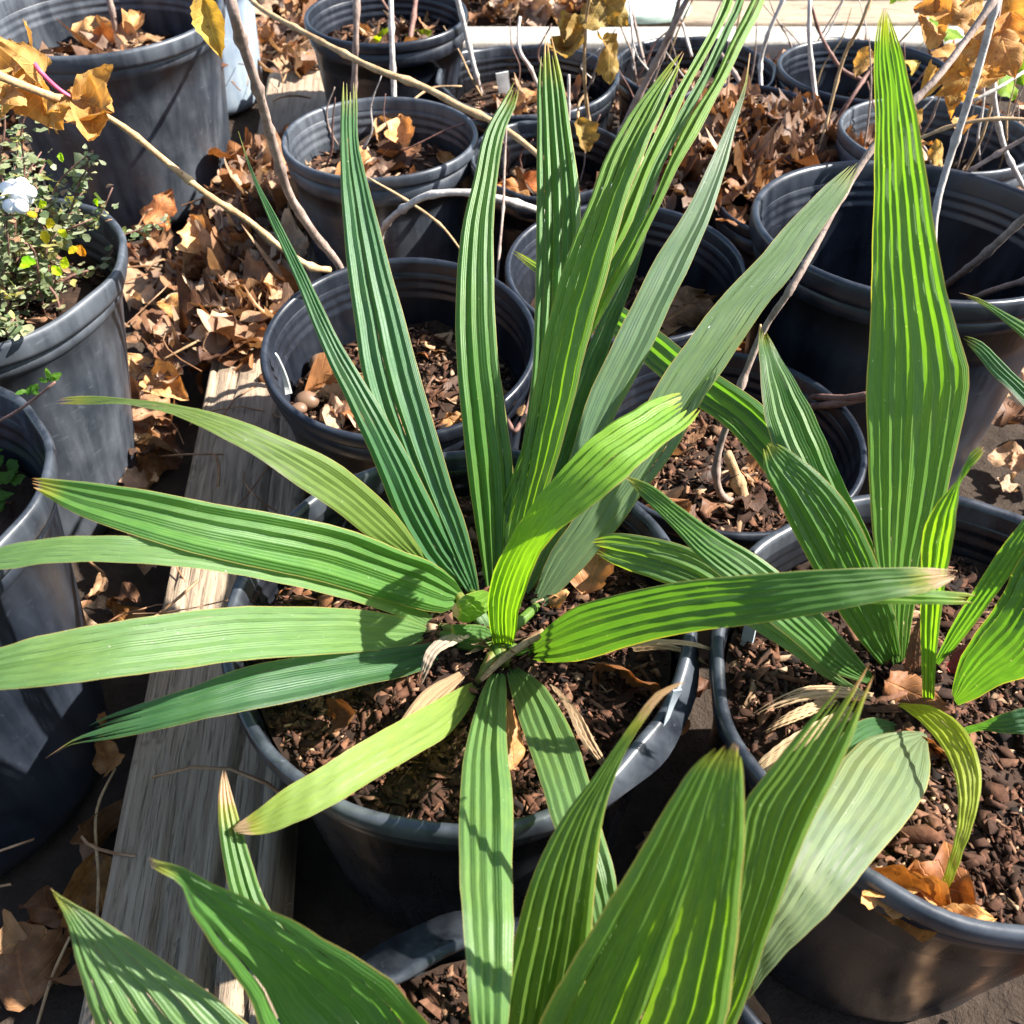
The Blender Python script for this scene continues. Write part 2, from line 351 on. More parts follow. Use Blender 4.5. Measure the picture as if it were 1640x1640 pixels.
pot('P19', .003, .030, .276, .210, 0, OL, .030, 'dented black pot at the bottom edge under the nearest leaves', .82, wav=.006, crush=(1.95, .30, -.011, -.006))  # lighter plastic stands in for sun on its back rim
pot('P20', .66, .50, .22, .19, 0, BL, .04, 'black pot beyond the right edge holding the third pleated plant', .80)

# ---------------------------------------------------------------- bark soil in pots
def boxes(c, s, seed):                                  # irregular chips: 8 verts, 6 quads each
    n = len(c); r = np.random.default_rng(seed)
    base = np.array([[x, y, z] for z in (-.5, .5) for (x, y) in ((-.5, -.5), (.5, -.5), (.5, .5), (-.5, .5))])
    v = base[None] * s[:, None, :]; v = v * (1 + r.uniform(-.75, .35, (n, 8, 3)))
    yaw = r.uniform(0, 6.28, n); pi = r.normal(0, .35, n); ro = r.normal(0, .35, n)
    def rot(v, ang, i, j):
        ca, sa = np.cos(ang)[:, None], np.sin(ang)[:, None]; a, b = v[..., i].copy(), v[..., j].copy()
        v[..., i] = a * ca - b * sa; v[..., j] = a * sa + b * ca
    rot(v, pi, 0, 2); rot(v, ro, 1, 2); rot(v, yaw, 0, 1)
    v += c[:, None, :]
    f = np.array([[0, 3, 2, 1], [4, 5, 6, 7], [0, 1, 5, 4], [1, 2, 6, 5], [2, 3, 7, 6], [3, 0, 4, 7]])
    F = (f[None] + (np.arange(n) * 8)[:, None, None]).reshape(-1, 4)
    return v.reshape(-1, 3), F
CHIPC = np.array([.84, .80, .80]) * np.array([[.045, .024, .015], [.075, .037, .022], [.125, .060, .035], [.18, .092, .054], [.25, .145, .085], [.42, .29, .18], [.018, .012, .009]])
def soil(key, n, size, label, pale=.06, seed=1, mound=.006):
    p = POTS[key]; zs = p['h'] - p['drop']; r = (p['k'](min(zs, p['h'] - .03))) - .004; cx, cy = p['cx'], p['cy']
    if p['base']: f_ = 1 - zs / p['h']; cx += f_ * (p['base'][0] - cx); cy += f_ * (p['base'][1] - cy)
    cy -= math.sin(p['th']) * zs
    R = np.random.default_rng(seed); NR, NA = 22, 60
    rr = np.linspace(.001, r, NR)[:, None]; aa = np.linspace(0, 2 * math.pi, NA, endpoint=False)[None]
    x = rr * np.cos(aa); y = rr * np.sin(aa); q = np.stack([x, y], -1)
    hz = lambda q, rr: zs + mound * (1 - (rr / r) ** 2) + .0035 * vnoise(q, seed, 90) + .004 * vnoise(q, seed + 1, 30) + q[..., 1] * math.tan(p['th'])
    z = hz(q, rr)
    V1 = np.stack([cx + x, cy + y, z], -1).reshape(-1, 3); F1 = grid_faces(NR, NA, closed=True); C1 = np.array([.036, .021, .014]) * (1 + .55 * vnoise(V1[:, :2], seed + 9, 60))[:, None]
    rad = (r - size) * np.sqrt(R.uniform(0, 1, n)); an = R.uniform(0, 6.28, n); qx = np.stack([rad * np.cos(an), rad * np.sin(an)], -1)
    keep = (vnoise(qx, seed + 7, 75) < .25) | (R.random(n) < .25); rad, an, qx = rad[keep], an[keep], qx[keep]; n = len(rad)
    sz = np.minimum(size * .50 * R.lognormal(0, .62, n), size * 1.7); s = np.stack([sz * R.uniform(1.0, 3.2, n), sz * R.uniform(.4, 1.2, n), sz * R.uniform(.12, .38, n)], -1)
    c = np.stack([cx + qx[:, 0], cy + qx[:, 1], hz(qx, rad) + R.uniform(-.002, .0035, n)], -1)
    V2, F2 = boxes(c, s, seed)
    pr = np.array([.22, .27, .20, .13, .08, pale, .06]); pr /= pr.sum(); ci = R.choice(7, n, p=pr)
    C2 = np.repeat(CHIPC[ci] * R.uniform(.75, 1.3, (n, 1)), 8, 0)
    o = mesh_obj('potting_soil', np.vstack([V1, V2]), np.vstack([F1, F2 + len(V1)]), M['chips'], None, None, np.vstack([C1, C2]), smooth=False)
    tag(o, label, 'soil', None, 'stuff'); return (cx, cy, zs, r)
SO = {}
for key, n_, s_, l_, pl in [
    ('P17', 16000, .0042, 'dark bark soil around the central plant', .05), ('P18', 13000, .0045, 'dark bark soil around the right hand plant', .08),
    ('P4', 5000, .005, 'crumbly bark soil under the acorns', .16), ('P16', 5000, .0055, 'bark soil around the cane stub between the plants', .14), ('P15', 900, .006, 'shaded soil under the big curled dry leaf', .08),
    ('P14', 500, .007, 'soil deep down in the large right pot', .05), ('P5', 800, .0065, 'soil around the bare upright cane', .2), ('P7', 700, .007, 'soil in the low pot with the square tag', .2),
    ('P8', 600, .0065, 'soil in the small pot with the oval tag', .08), ('P6', 600, .008, 'soil in the pot at the top of the picture', .1), ('P9', 400, .008, 'soil in the low pot by the pale board', .1), ('P10', 400, .008, 'soil in the empty-looking pot', .05),
    ('P1', 900, .009, 'soil strewn with pale pebbles in the large top left pot', .35), ('P1b', 200, .008, 'soil in the blue-grey pot', .1), ('P2', 700, .007, 'soil under the small-leaved bush', .08), ('P3', 500, .006, 'soil with weeds in the left edge pot', .05),
    ('P12', 400, .006, 'soil in the half hidden small pot', .1), ('P13', 400, .007, 'soil under the hanging orange leaves', .1), ('P11', 200, .008, 'soil under the heap of oak leaves', .1), ('P19', 7000, .0045, 'bark soil in the dented front pot', .06), ('P20', 200, .006, 'soil of the third pleated plant', .06)]:
    SO[key] = soil(key, n_, s_, l_, pl, seed=sum(map(ord, key)))

# ---------------------------------------------------------------- dry leaves: litter
def leaf_batch(c, size, yaw, tilt, curl, seed, NC=7, NRW=12, lobed=.35):
    """n curled leaves as one vertex block; returns V, F, per-leaf vertex count and uv."""
    n = len(c); r = np.random.default_rng(seed)
    xs = np.linspace(-1, 1, NC); ys = np.linspace(0, 1, NRW)
    Yg, Xg = np.meshgrid(ys, xs, indexing='ij')
    prof = np.sin(np.pi * np.clip(ys, .015, .985) ** .85) ** .8
    asp = r.uniform(.22, .42, n)
    lob = np.where(r.random(n) < lobed, 1, 0)[:, None]
    W = prof[None] * asp[:, None] * (1 + lob * .30 * np.cos(ys[None] * 6.28 * 2.6 + r.uniform(0, 6, (n, 1)))) * (1 + r.normal(0, .035, (n, len(ys))))
    X = Xg[None] * W[:, :, None]; Yy = np.repeat(Yg[None] - .5, n, 0) + r.normal(0, .010, (n, NRW, NC))
    X = X + .10 * r.normal(size=(n, 1, 1)) * np.sin(Yg[None] * 3.1)
    cv = curl[:, None, None]; a = r.normal(0, 1, (n, 1, 1)); b = r.normal(0, 1, (n, 1, 1)); d = r.normal(0, 1, (n, 1, 1)); e = r.uniform(0, 6, (n, 1, 1))
    Z = cv * (np.clip(.8 * np.abs(a), .1, 1.3) * X ** 2 / asp[:, None, None] + np.clip(b, -1.3, 1.3) * .9 * Yy ** 2 + 1.2 * np.clip(d, -1.3, 1.3) * X * Yy + .07 * np.sin(Yy * 13 + e) * Xg[None] + .05 * np.sin(X * 30 + Yy * 9 + e)) + .5 * np.clip(d, -1, 1) * np.abs(Xg[None]) ** 3 * .12 * np.sin(Yy * 9 + e) + r.normal(0, .006, (n, NRW, NC))
    v = np.stack([X, Yy, Z], -1) * size[:, None, None, None]
    def rot(v, ang, i, j):
        ca, sa = np.cos(ang)[:, None, None], np.sin(ang)[:, None, None]; p_, q_ = v[..., i].copy(), v[..., j].copy()
        v[..., i] = p_ * ca - q_ * sa; v[..., j] = p_ * sa + q_ * ca
    rot(v, tilt, 0, 2); rot(v, r.normal(0, 1, n) * np.abs(tilt), 1, 2); rot(v, yaw, 0, 1)
    v += c[:, None, None, :]
    F = grid_faces(NRW, NC); F = (F[None] + (np.arange(n) * NC * NRW)[:, None, None]).reshape(-1, 4)
    uv = np.tile(np.stack([Xg, Yg], -1).reshape(-1, 2), (n, 1))
    return v.reshape(-1, 3), F, NC * NRW, uv
LC = np.array([.82, .75, .73]) * np.array([[.38, .22, .115], [.25, .13, .065], [.52, .35, .20], [.66, .50, .33], [.15, .075, .04], [.42, .20, .075], [.34, .24, .17], [.09, .05, .03]])
def free(x, y, m=.0):
    m = m + .012
    ok = np.ones(len(x), bool)
    for k_, p in POTS.items():
        bx, by = (p['base'] or (p['cx'], p['cy'])); ok &= np.hypot(x - bx, y - by) > p['R'] * .86 + m
    return ok
def litter(n, xr, yr, zr, size, label, seed, cond=None, pale=0):
    R = np.random.default_rng(seed); x = R.uniform(*xr, n); y = R.uniform(*yr, n); ok = free(x, y, .008)
    if cond is not None: ok &= cond(x, y, R)
    x, y = x[ok], y[ok]; m = len(x); z = R.uniform(*zr, m) ** 1
    onb = (x > -.26 - .135 * (y - .15)) & (x < -.15 - .125 * (y - .15)) & (y < 1.66)
    z = np.where(onb, .064 + R.uniform(0, .012, m), z)
    sz = size * R.lognormal(0, .28, m)
    V, F, k, uv = leaf_batch(np.stack([x, y, z + sz * .12], -1), sz, R.uniform(0, 6.28, m), R.normal(0, .36, m), R.uniform(.5, 1.5, m), seed)
    pr = np.array([.20, .17, .17, .11 + pale, .12, .08, .10, .05]); pr /= pr.sum()
    C = np.repeat(LC[R.choice(8, m, p=pr)] * R.uniform(.7, 1.25, (m, 1)), k, 0)
    o = mesh_obj('leaf_litter', V, F, M['litter'], None, {'UVMap': uv}, C); tag(o, label, 'leaf litter', None, 'stuff'); return o
def skip_beam(x, y, R):
    onb = (x > -.28 - .135 * (y - .15)) & (x < -.13 - .125 * (y - .15))
    keep = np.where(onb & (y < .80), False, True); keep &= np.where(onb & (y > 1.22) & (y < 1.63), False, True)
    return keep & ((y > .55) | (R.random(len(x)) < .55))
litter(3600, (-1.5, 1.5), (.0, 1.80), (.002, .032), .037, 'brown leaf litter on the ground between the pots', 11, skip_beam)
litter(700, (-.42, -.12), (.62, 1.30), (.02, .062), .039, 'sunlit drift of tan leaves over the timber and beside it', 12, lambda x, y, R: (np.abs(x + .30) < .05 + .13 * np.sin(np.clip((y - .6) / .75, 0, 1) * 3.14)) & ~((x > -.36) & (y < .80)) | (y > .84), .12)
litter(2200, (-1.6, -.17), (1.60, 2.9), (.01, .05), .05, 'tan leaf litter behind the back row of pots', 13, None, .1)
litter(500, (-.2, .2), (1.98, 2.9), (.01, .05), .05, 'dry leaves beyond the left end of the pale board', 14, None)
# twiggy debris in the litter
def sticks(n, xr, yr, zr, label, seed, ln=(.04, .13)):
    R = np.random.default_rng(seed); V = []; F = []; C = []
    for i in range(n):
        x, y = R.uniform(*xr), R.uniform(*yr)
        if not free(np.array([x]), np.array([y]), .02)[0]: continue
        L = R.uniform(*ln); a = R.uniform(0, 6.28); z0 = R.uniform(*zr); r0 = R.uniform(.0006, .0016)
        q = np.array([[x + L * (t - .5) * math.cos(a + t * .5), y + L * (t - .5) * math.sin(a + t * .5), z0 + .01 * math.sin(t * 3) + L * .12 * (t - .5)] for t in np.linspace(0, 1, 5)])
        off = len(V); 
        for p in q:
            for k in range(4): V.append(p + r0 * np.array([math.cos(k * 1.57 + a) * -math.sin(a), math.cos(k * 1.57 + a) * math.cos(a), math.sin(k * 1.57 + a)])); C.append(LC[R.integers(0, 4)] * .9)
        F += (grid_faces(5, 4, off, True)).tolist()
    o = mesh_obj('twig_litter', V, np.array(F), M['litter'], None, None, np.array(C)); tag(o, label, 'twigs', None, 'stuff')
sticks(150, (-.5, -.1), (.2, 1.9), (.03, .085), 'thin twigs and pine needles lying in the leaf litter', 21)

# ---------------------------------------------------------------- weathered timber and boards
def beam(name, P0, P1, wd, th, z0, mat, label, cat, crack=None, rough=.0016, seed=0, group=None):
    P0, P1 = np.array(P0), np.array(P1); L = np.hypot(*(P1 - P0)); d = (P1 - P0) / L; s = np.array([d[1], -d[0]])
    nl = 90; us = np.linspace(0, 1, nl)
    prof = [(-.5, 0), (-.5, .5), (-.5, .86), (-.47, .97)] + [(q, 1) for q in np.linspace(-.44, .44, 31)] + [(.47, .97), (.5, .86), (.5, .5), (.5, 0)]
    prof = np.array(prof); nc = len(prof)
    U, J = np.meshgrid(us * L, np.arange(nc), indexing='ij')
    X = prof[J, 0] * wd; Zz = prof[J, 1] * th
    top = (prof[J, 1] >= .95)
    nz = vnoise(np.stack([X * 130, U * 5], -1), seed, 1) * rough + vnoise(np.stack([X * 300, U * 9], -1), seed + 3, 1) * rough * .5
    Zz = Zz + np.where(top, nz, 0); X = X + np.where(~top, vnoise(np.stack([Zz * 100, U * 14], -1), seed + 5, 1) * .0012, 0)
    if crack:
        for (cxx, c0, c1, dp) in crack:
            cc = cxx * wd + .002 * np.sin(U * 21) + .0012 * np.sin(U * 60); inr = (U > c0 * L) & (U < c1 * L)
            Zz = Zz - np.where(top & inr, dp * np.exp(-((X - cc) / .0022) ** 2), 0)
    V = np.stack([P0[0] + d[0] * U + s[0] * X, P0[1] + d[1] * U + s[1] * X, z0 + Zz], -1).reshape(-1, 3)
    F = grid_faces(nl, nc).tolist(); F.append(list(range(nc - 1, -1, -1))); F.append([(nl - 1) * nc + j for j in range(nc)])
    # local frame along the timber so the grain follows it
    me = bpy.data.meshes.new(name); ang = math.atan2(d[1], d[0]) - math.pi / 2; org = np.array([*P0, z0])
    W = V - org; ca, sa = math.cos(-ang), math.sin(-ang); W = np.stack([W[:, 0] * ca - W[:, 1] * sa, W[:, 0] * sa + W[:, 1] * ca, W[:, 2]], -1)
    me.from_pydata(W.tolist(), [], F); me.polygons.foreach_set('use_smooth', np.ones(len(me.polygons), bool)); me.materials.append(mat)
    me.polygons[-1].use_smooth = me.polygons[-2].use_smooth = False
    o = bpy.data.objects.new(name, me); COL.objects.link(o); o.location = org; o.rotation_euler[2] = ang
    tag(o, label, cat, group); return o
beam('timber', (-.192, .02), (-.362, 1.62), .116, .062, 0, M['timber'], 'long weathered grey timber lying between the pots on the left', 'timber', crack=[(.18, 0, .52, .022), (.36, .0, .30, .012), (-.12, .05, .22, .007), (.05, .22, .42, .006), (-.30, .15, .35, .005), (-.02, 0, .12, .008), (-.4, .3, .5, .006), (.28, .35, .6, .007), (-.22, .45, .7, .006)], seed=2)
beam('board', (-.155, 1.885), (1.9, 1.885), .085, .034, 0, M['board'], 'pale sunlit board lying across behind the back pots', 'board', seed=5)
beam('board', (.22, 2.03), (2.2, 2.03), .13, .03, 0, M['timber'], 'grey board lying behind the pale sunlit board', 'board', seed=9)

# ---------------------------------------------------------------- pleated leaves
def hermite(pts, t, tq):
    pts = np.asarray(pts, float); m = np.zeros_like(pts); n = len(pts)
    for i in range(n):
        if i == 0: m[i] = (pts[1] - pts[0]) / (t[1] - t[0])
        elif i == n - 1: m[i] = (pts[-1] - pts[-2]) / (t[-1] - t[-2])
        else:
            a = (pts[i] - pts[i - 1]) / (t[i] - t[i - 1]); b = (pts[i + 1] - pts[i]) / (t[i + 1] - t[i]); wa = t[i + 1] - t[i]; wb = t[i] - t[i - 1]
            m[i] = (a * wa + b * wb) / (wa + wb)
    k = np.clip(np.searchsorted(t, tq, side='right') - 1, 0, n - 2); h = (t[k + 1] - t[k]); s = (tq - t[k]) / h
    s = s[:, None]; h = h[:, None]
    return (2 * s**3 - 3 * s**2 + 1) * pts[k] + (s**3 - 2 * s**2 + s) * h * m[k] + (-2 * s**3 + 3 * s**2) * pts[k + 1] + (s**3 - s**2) * h * m[k + 1]
def tube(pts, rad, seed=0, sides=9, sub=6, knots=.0, cap=True):
    pts = np.asarray(pts, float); n = len(pts); t = np.concatenate([[0], np.cumsum(np.linalg.norm(pts[1:] - pts[:-1], axis=1) + 1e-6)])
    m = max(4, (n - 1) * sub + 1); tq = np.linspace(0, t[-1], m)
    q = hermite(pts, t, tq); rr = np.interp(tq, t, np.asarray(rad, float) if np.ndim(rad) else np.full(n, rad))
    r = np.random.default_rng(seed); 
    if knots: 
        for c in np.arange(r.uniform(.01, .05), t[-1], knots): rr = rr * (1 + .45 * np.exp(-((tq - c * 1.0) / .0035) ** 2))
    rr = rr * (1 + .05 * r.normal(size=m))
    T = np.gradient(q, axis=0); T /= np.linalg.norm(T, axis=1)[:, None] + 1e-12
    ref = np.array([.31, .17, .93]) if abs(T[0] @ np.array([0, 0, 1])) < .8 else np.array([1., .2, 0]); V = []
    for i in range(m):
        a = np.cross(T[i], ref); a /= np.linalg.norm(a); b = np.cross(T[i], a)
        for k in range(sides):
            an = 2 * math.pi * k / sides; V.append(q[i] + rr[i] * (math.cos(an) * a + math.sin(an) * b))
    F = grid_faces(m, sides, closed=True).tolist()
    if cap: F.append(list(range(sides - 1, -1, -1))); F.append([(m - 1) * sides + k for k in range(sides)])
    return np.array(V), F
REPORT = []
def blade(parent, st, zt, zb, K=6, roll=0., bow=.06, pleat=.55, camber=.0, split=.03, col=(.05, .13, .055), tip=.03, mat=None, name='leaf', label=None, seed=0, rows=34, zmid=None, fold=0):
    st = np.array(st, float); A, B = st[:, :2], st[:, 2:]; Cn = (A + B) / 2
    t = np.concatenate([[0], np.cumsum(np.hypot(*(Cn[1:] - Cn[:-1]).T) + 1e-3)]); t /= t[-1]
    dt, db = depth_at(*Cn[0], zt), depth_at(*Cn[-1], zb)
    r = np.random.default_rng(seed + int(Cn[0, 0]) * 7 + int(Cn[0, 1]))
    def depth(s):
        base = 1 / ((1 - s) / dt + s / db)
        if zmid is not None:
            km = np.argmin(abs(t - .5)); dm = depth_at(*Cn[km], zmid); tm = t[km]; b0 = 1 / ((1 - tm) / dt + tm / db)
            return base + (dm - b0) * (s * (1 - s)) / (tm * (1 - tm))
        return base * (1 - bow * 4 * s * (1 - s))
    if fold == 0 and mat is None and K >= 4: fold = r.uniform(.0, .16)
    ro = roll if isinstance(roll, (tuple, list)) else (roll, roll)
    def row(s):
        a = hermite(A, t, s); b = hermite(B, t, s); d = depth(s); wpx = np.hypot(*(b - a).T); ww = wpx * d / FPX
        rr = ro[0] * (1 - s) + ro[1] * s
        ra = FV[None] + ((a[:, :1] - CX) / FPX) * RV + ((CX - a[:, 1:]) / FPX) * UV_; rb = FV[None] + ((b[:, :1] - CX) / FPX) * RV + ((CX - b[:, 1:]) / FPX) * UV_
        return O + ra * (d - rr * ww / 2)[:, None], O + rb * (d + rr * ww / 2)[:, None]
    smp = np.linspace(0, 1, rows); Pa, Pb = row(smp); C3 = (Pa + Pb) / 2; L = np.sum(np.linalg.norm(C3[1:] - C3[:-1], axis=1))
    V = []; F = []; U1 = []; U2 = []
    NCOL = 3
    lens = r.uniform(0, 1, K) * split * 1.2
    pw = r.uniform(.6, 1.4, K); pe = np.concatenate([[0], np.cumsum(pw) / pw.sum()]); pa = pleat * 1.22 * r.uniform(.65, 1.3, K); ph_ = r.uniform(0, 6.28, K); asym = r.uniform(.34, .66, K)
    for k in range(K):
        s_ = lens[k] + (1 - lens[k]) * (smp ** 1.08); Pa, Pb = row(s_); W = Pb - Pa; wl = np.linalg.norm(W, axis=1) + 1e-9
        T = np.gradient((Pa + Pb) / 2, axis=0); N = np.cross(T, W); N /= (np.linalg.norm(N, axis=1)[:, None] + 1e-12)
        view = O - (Pa + Pb) / 2; sg = np.sign(np.sum(N * view, 1)); N *= np.where(sg == 0, 1, sg)[:, None]
        pinch = np.clip((s_ - lens[k]) / max(split * 1.2, .02), 0, 1) ** .6
        for hf in range(2):
            off = len(V)
            for i in range(rows):
                for c in range(NCOL):
                    fu = c / (NCOL - 1); ul = (hf + fu) / 2; um = (asym[k] * 2 * ul if ul < .5 else asym[k] + (1 - asym[k]) * (2 * ul - 1)); uu = (pe[k] + pe[k + 1]) / 2 + (um - .5) * (pe[k + 1] - pe[k]) * (.05 + .95 * pinch[i] if split > 0 else 1)
                    tri = 1 - abs(2 * ul - 1); amp = pa[k] * wl[i] * (pe[k + 1] - pe[k]) * .5 * (1 + .16 * math.sin(s_[i] * 6 + ph_[k]))
                    disp = amp * (tri - .5) + camber * wl[i] * (1 - (2 * uu - 1) ** 2)
                    if fold: disp += fold * wl[i] * (abs(uu - .5) - .25)
                    disp += .00035 * math.sin(s_[i] * 60 + k) 
                    p = Pa[i] + W[i] * (uu + (.0028 * math.sin(s_[i] * 47 + k * 3) + .002 * math.sin(s_[i] * 113 + seed)) * (1 if uu < .02 or uu > .98 else 0)) + N[i] * (disp + wl[i] * .02 * math.sin(s_[i] * 14 + uu * 5 + K))
                    V.append(p); U1.append((uu, s_[i])); U2.append((k * 2 + hf + fu, s_[i] * L * 6))
            F.append(grid_faces(rows, NCOL, off))
    # small waviness along the blade
    V = np.array(V)
    o = mesh_obj(name, V, np.concatenate(F), mat or M['blade'], parent, {'UVMap': U1, 'rib': U2})
    c = np.array(col) * r.uniform(.9, 1.12); o.color = (*c, tip)
    if label: o['label'] = label
    REPORT.append((name, round(float(L), 3), C3[0].round(3).tolist(), C3[-1].round(3).tolist(), float(C3[:, 2].min().round(3)), float(C3[:, 2].max().round(3))))
    return o
BG, MG, YG, YL, PG = (.046, .134, .052), (.068, .168, .036), (.115, .235, .024), (.24, .30, .05), (.108, .208, .066)

# central plant --------------------------------------------------------------
cb = at(800, 1010, .215)
pm = thing('palm_plant', tuple(cb), 'large pleated green plant with a rosette of long strap leaves in the central pot', 'plant', 'pleated strap-leaved plants in pots')
zs = .218
# leaf behind, right long
blade(pm, [(1378,248,1385,252),(1319,300,1350,320),(1251,369,1303,385),(1217,410,1275,430),(1159,471,1227,488),(1097,553,1170,575),(1050,620,1120,650),(1010,690,1085,715),(965,760,1035,780),(920,830,985,850),(880,890,925,920),(850,965,870,975)], .42, zs, 5, .5, .03, col=(.115, .185, .095), tip=.01, pleat=.4)
blade(pm, [(1200,85,1202,86),(1192,137,1196,137),(1169,191,1182,191),(1131,273,1163,270),(1100,335,1143,335),(1052,410,1110,415),(1011,492,1073,492),(975,565,1038,570),(940,640,1000,640),(915,725,960,720),(885,810,920,815),(850,900,880,905),(825,960,840,960)], .45, zs, 4, .35, .04, col=(.10, .175, .10), tip=.03, split=.0, pleat=.45)
blade(pm, [(872,38,880,40),(866,75,890,80),(861,120,901,125),(860,210,915,215),(859,300,927,295),(858,400,930,390),(856,500,925,500),(852,600,905,600),(835,720,880,730),(815,850,850,850),(800,950,815,950)], .46, zs, 5, -.2, .04, col=MG, tip=.05, split=.05, pleat=.9)
blade(pm, [(1093,80,1097,86),(1052,126,1080,130),(984,225,1040,225),(943,324,1005,320),(902,427,975,430),(871,546,940,550),(850,660,915,660),(830,780,880,780),(810,880,845,880),(798,950,815,950)], .47, zs, 5, -.7, .05, col=YG, tip=.012, pleat=.7)
blade(pm, [(1040,330,1045,335),(1000,440,1018,440),(955,525,985,530),(925,600,962,600),(900,680,935,680),(870,760,905,755),(840,850,870,850),(800,950,830,950)], .38, zs, 4, .2, .03, col=BG, tip=0)
blade(pm, [(831,114,835,116),(813,147,829,160),(779,205,811,203),(758,290,797,285),(741,358,791,355),(733,427,791,430),(731,560,797,560),(740,670,811,665),(752,775,822,760),(765,860,818,860),(778,940,808,950)], .44, zs, 4, .2, .06, col=MG, tip=.02, pleat=.8)
blade(pm, [(549,109,571,109),(546,160,573,160),(545,222,573,218),(546,300,590,296),(549,350,603,345),(557,440,628,440),(567,512,648,510),(580,600,672,600),(605,680,697,685),(640,760,722,770),(685,850,750,855),(735,930,765,928),(752,955,768,950)], .45, zs, 5, .0, .06, col=BG, tip=.03, split=.045, pleat=.75)
blade(pm, [(381,210,382,211),(404,285,409,283),(428,345,440,340),(470,440,488,432),(519,562,548,552),(560,650,603,640),(600,740,655,730),(645,845,705,830),(695,915,738,895),(745,945,765,940)], .42, zs, 4, .4, .09, col=BG, tip=.0, split=0, pleat=.8)
# the tall split leaf leaving the top of the frame
for i_, stt in enumerate(([(1180,-60,1181,-60),(1162,-15,1178,-15),(1135,50,1152,50),(1095,120,1112,120),(1050,205,1072,205),(1010,300,1030,295),(984,358,1012,352)], [(1195,-62,1196,-62),(1185,-20,1195,-15),(1155,50,1170,50),(1115,130,1133,130),(1072,205,1092,205),(1030,295,1050,290),(1010,352,1032,350)], [(1232,-50,1233,-50),(1205,-5,1224,0),(1170,65,1190,70),(1140,130,1160,130),(1092,205,1120,205),(1055,295,1075,285),(1030,350,1048,345)])):
    c0 = [(943,444,1000,440),(912,526,955,520),(880,610,915,605),(848,680,885,680),(820,760,848,765),(795,830,815,840),(770,915,790,920)]
    f0, f1 = i_ / 3 - .002, (i_ + 1) / 3 + .002
    low = [(a + (c - a) * f0, b + (d - b) * f0, a + (c - a) * f1, b + (d - b) * f1) for a, b, c, d in c0]
    blade(pm, stt + low, .50, zs + .005, 2, -.6, .07, col=(YG, BG, YG)[i_] if i_ != 1 else MG, tip=.0, split=0, pleat=.9, seed=i_, name='leaf')
blade(pm, [(80,640,80,646),(120,634,120,648),(190,637,191,647),(290,649,278,665),(376,670,345,696),(461,704,410,731),(530,735,478,779),(590,780,540,820),(640,830,590,860),(680,890,650,895),(720,940,705,930)], .36, zs, 5, -.35, .10, col=(.13, .21, .045), tip=.035, pleat=.28)
blade(pm, [(-80,903,-80,906),(0,876,0,912),(68,863,68,903),(160,858,150,900),(239,861,239,904),(341,870,341,914),(444,885,444,933),(560,910,560,962),(640,945,625,982),(700,995,690,1008)], .34, zs, 4, -.45, .08, col=PG, tip=.02, pleat=.28)
blade(pm, [(48,764,52,782),(137,772,120,822),(239,786,205,854),(341,806,307,885),(444,823,410,909),(560,848,512,931),(642,881,600,956),(694,902,665,974),(731,933,717,980),(742,950,738,970)], .36, zs + .005, 4, -.15, .08, col=MG, tip=.02, pleat=.6, fold=.35, split=.01)
blade(pm, [(70,1214,73,1217),(113,1180,112,1194),(160,1150,165,1186),(222,1128,239,1172),(307,1100,335,1150),(376,1073,405,1136),(478,1052,500,1117),(560,1043,580,1098),(640,1035,655,1081),(700,1028,715,1055),(725,1025,735,1040)], .26, zs - .005, 5, -.25, .08, col=BG, tip=.05, split=.12, pleat=.55)
blade(pm, [(-130,1085,-130,1088),(-60,1055,-60,1110),(0,1038,0,1106),(68,1018,102,1097),(171,998,200,1083),(273,984,300,1070),(362,974,375,1060),(478,972,490,1051),(560,975,565,1045),(640,988,640,1038),(690,1008,695,1022)], .33, zs, 6, -.35, .09, col=PG, tip=.02, pleat=.30)
# bent first leaf
blade(pm, [(722,975,724,985),(738,958,742,997),(760,948,765,990),(778,946,785,975),(792,955,796,965)], .285, zs + .03, 4, 0, 0, col=YG, tip=.1, pleat=.4, split=0, camber=.2)
blade(pm, [(722,1000,724,1015),(745,1000,745,1022),(780,1005,785,1028),(795,1015,797,1030)], .25, zs, 4, 0, 0, col=MG, tip=.02, pleat=.4, split=0)
# lower right leaves
blade(pm, [(1565,951,1563,968),(1500,945,1500,968),(1400,940,1400,967),(1300,940,1310,965),(1150,965,1160,990),(1000,995,1010,1020),(900,1030,905,1045)], .355, zs, 3, -.2, .07, col=YG, tip=.012, split=.02)
blade(pm, [(1538,914,1540,918),(1500,910,1512,938),(1421,909,1423,960),(1319,912,1325,980),(1217,919,1225,997),(1080,933,1085,1016),(984,953,995,1038),(916,974,930,1058),(875,1005,885,1062),(850,1035,850,1058)], .375, zs, 6, -.15, .11, col=MG, tip=.075, split=.02, pleat=.6)
blade(pm, [(785,1760,787,1762),(768,1700,805,1700),(755,1640,815,1640),(745,1524,823,1510),(736,1387,822,1387),(736,1285,822,1275),(745,1199,812,1190),(758,1148,811,1140),(779,1090,810,1085),(797,1065,805,1063)], .26, zs, 4, .35, .11, col=PG, tip=.0, pleat=.7, zmid=.305)
blade(pm, [(975,1560,980,1560),(940,1480,990,1450),(915,1400,984,1395),(888,1326,965,1330),(868,1261,948,1265),(847,1199,926,1195),(830,1148,902,1145),(815,1095,861,1088),(808,1065,820,1063)], .235, zs, 5, -.05, .06, col=PG, tip=0, pleat=.45, zmid=.275)
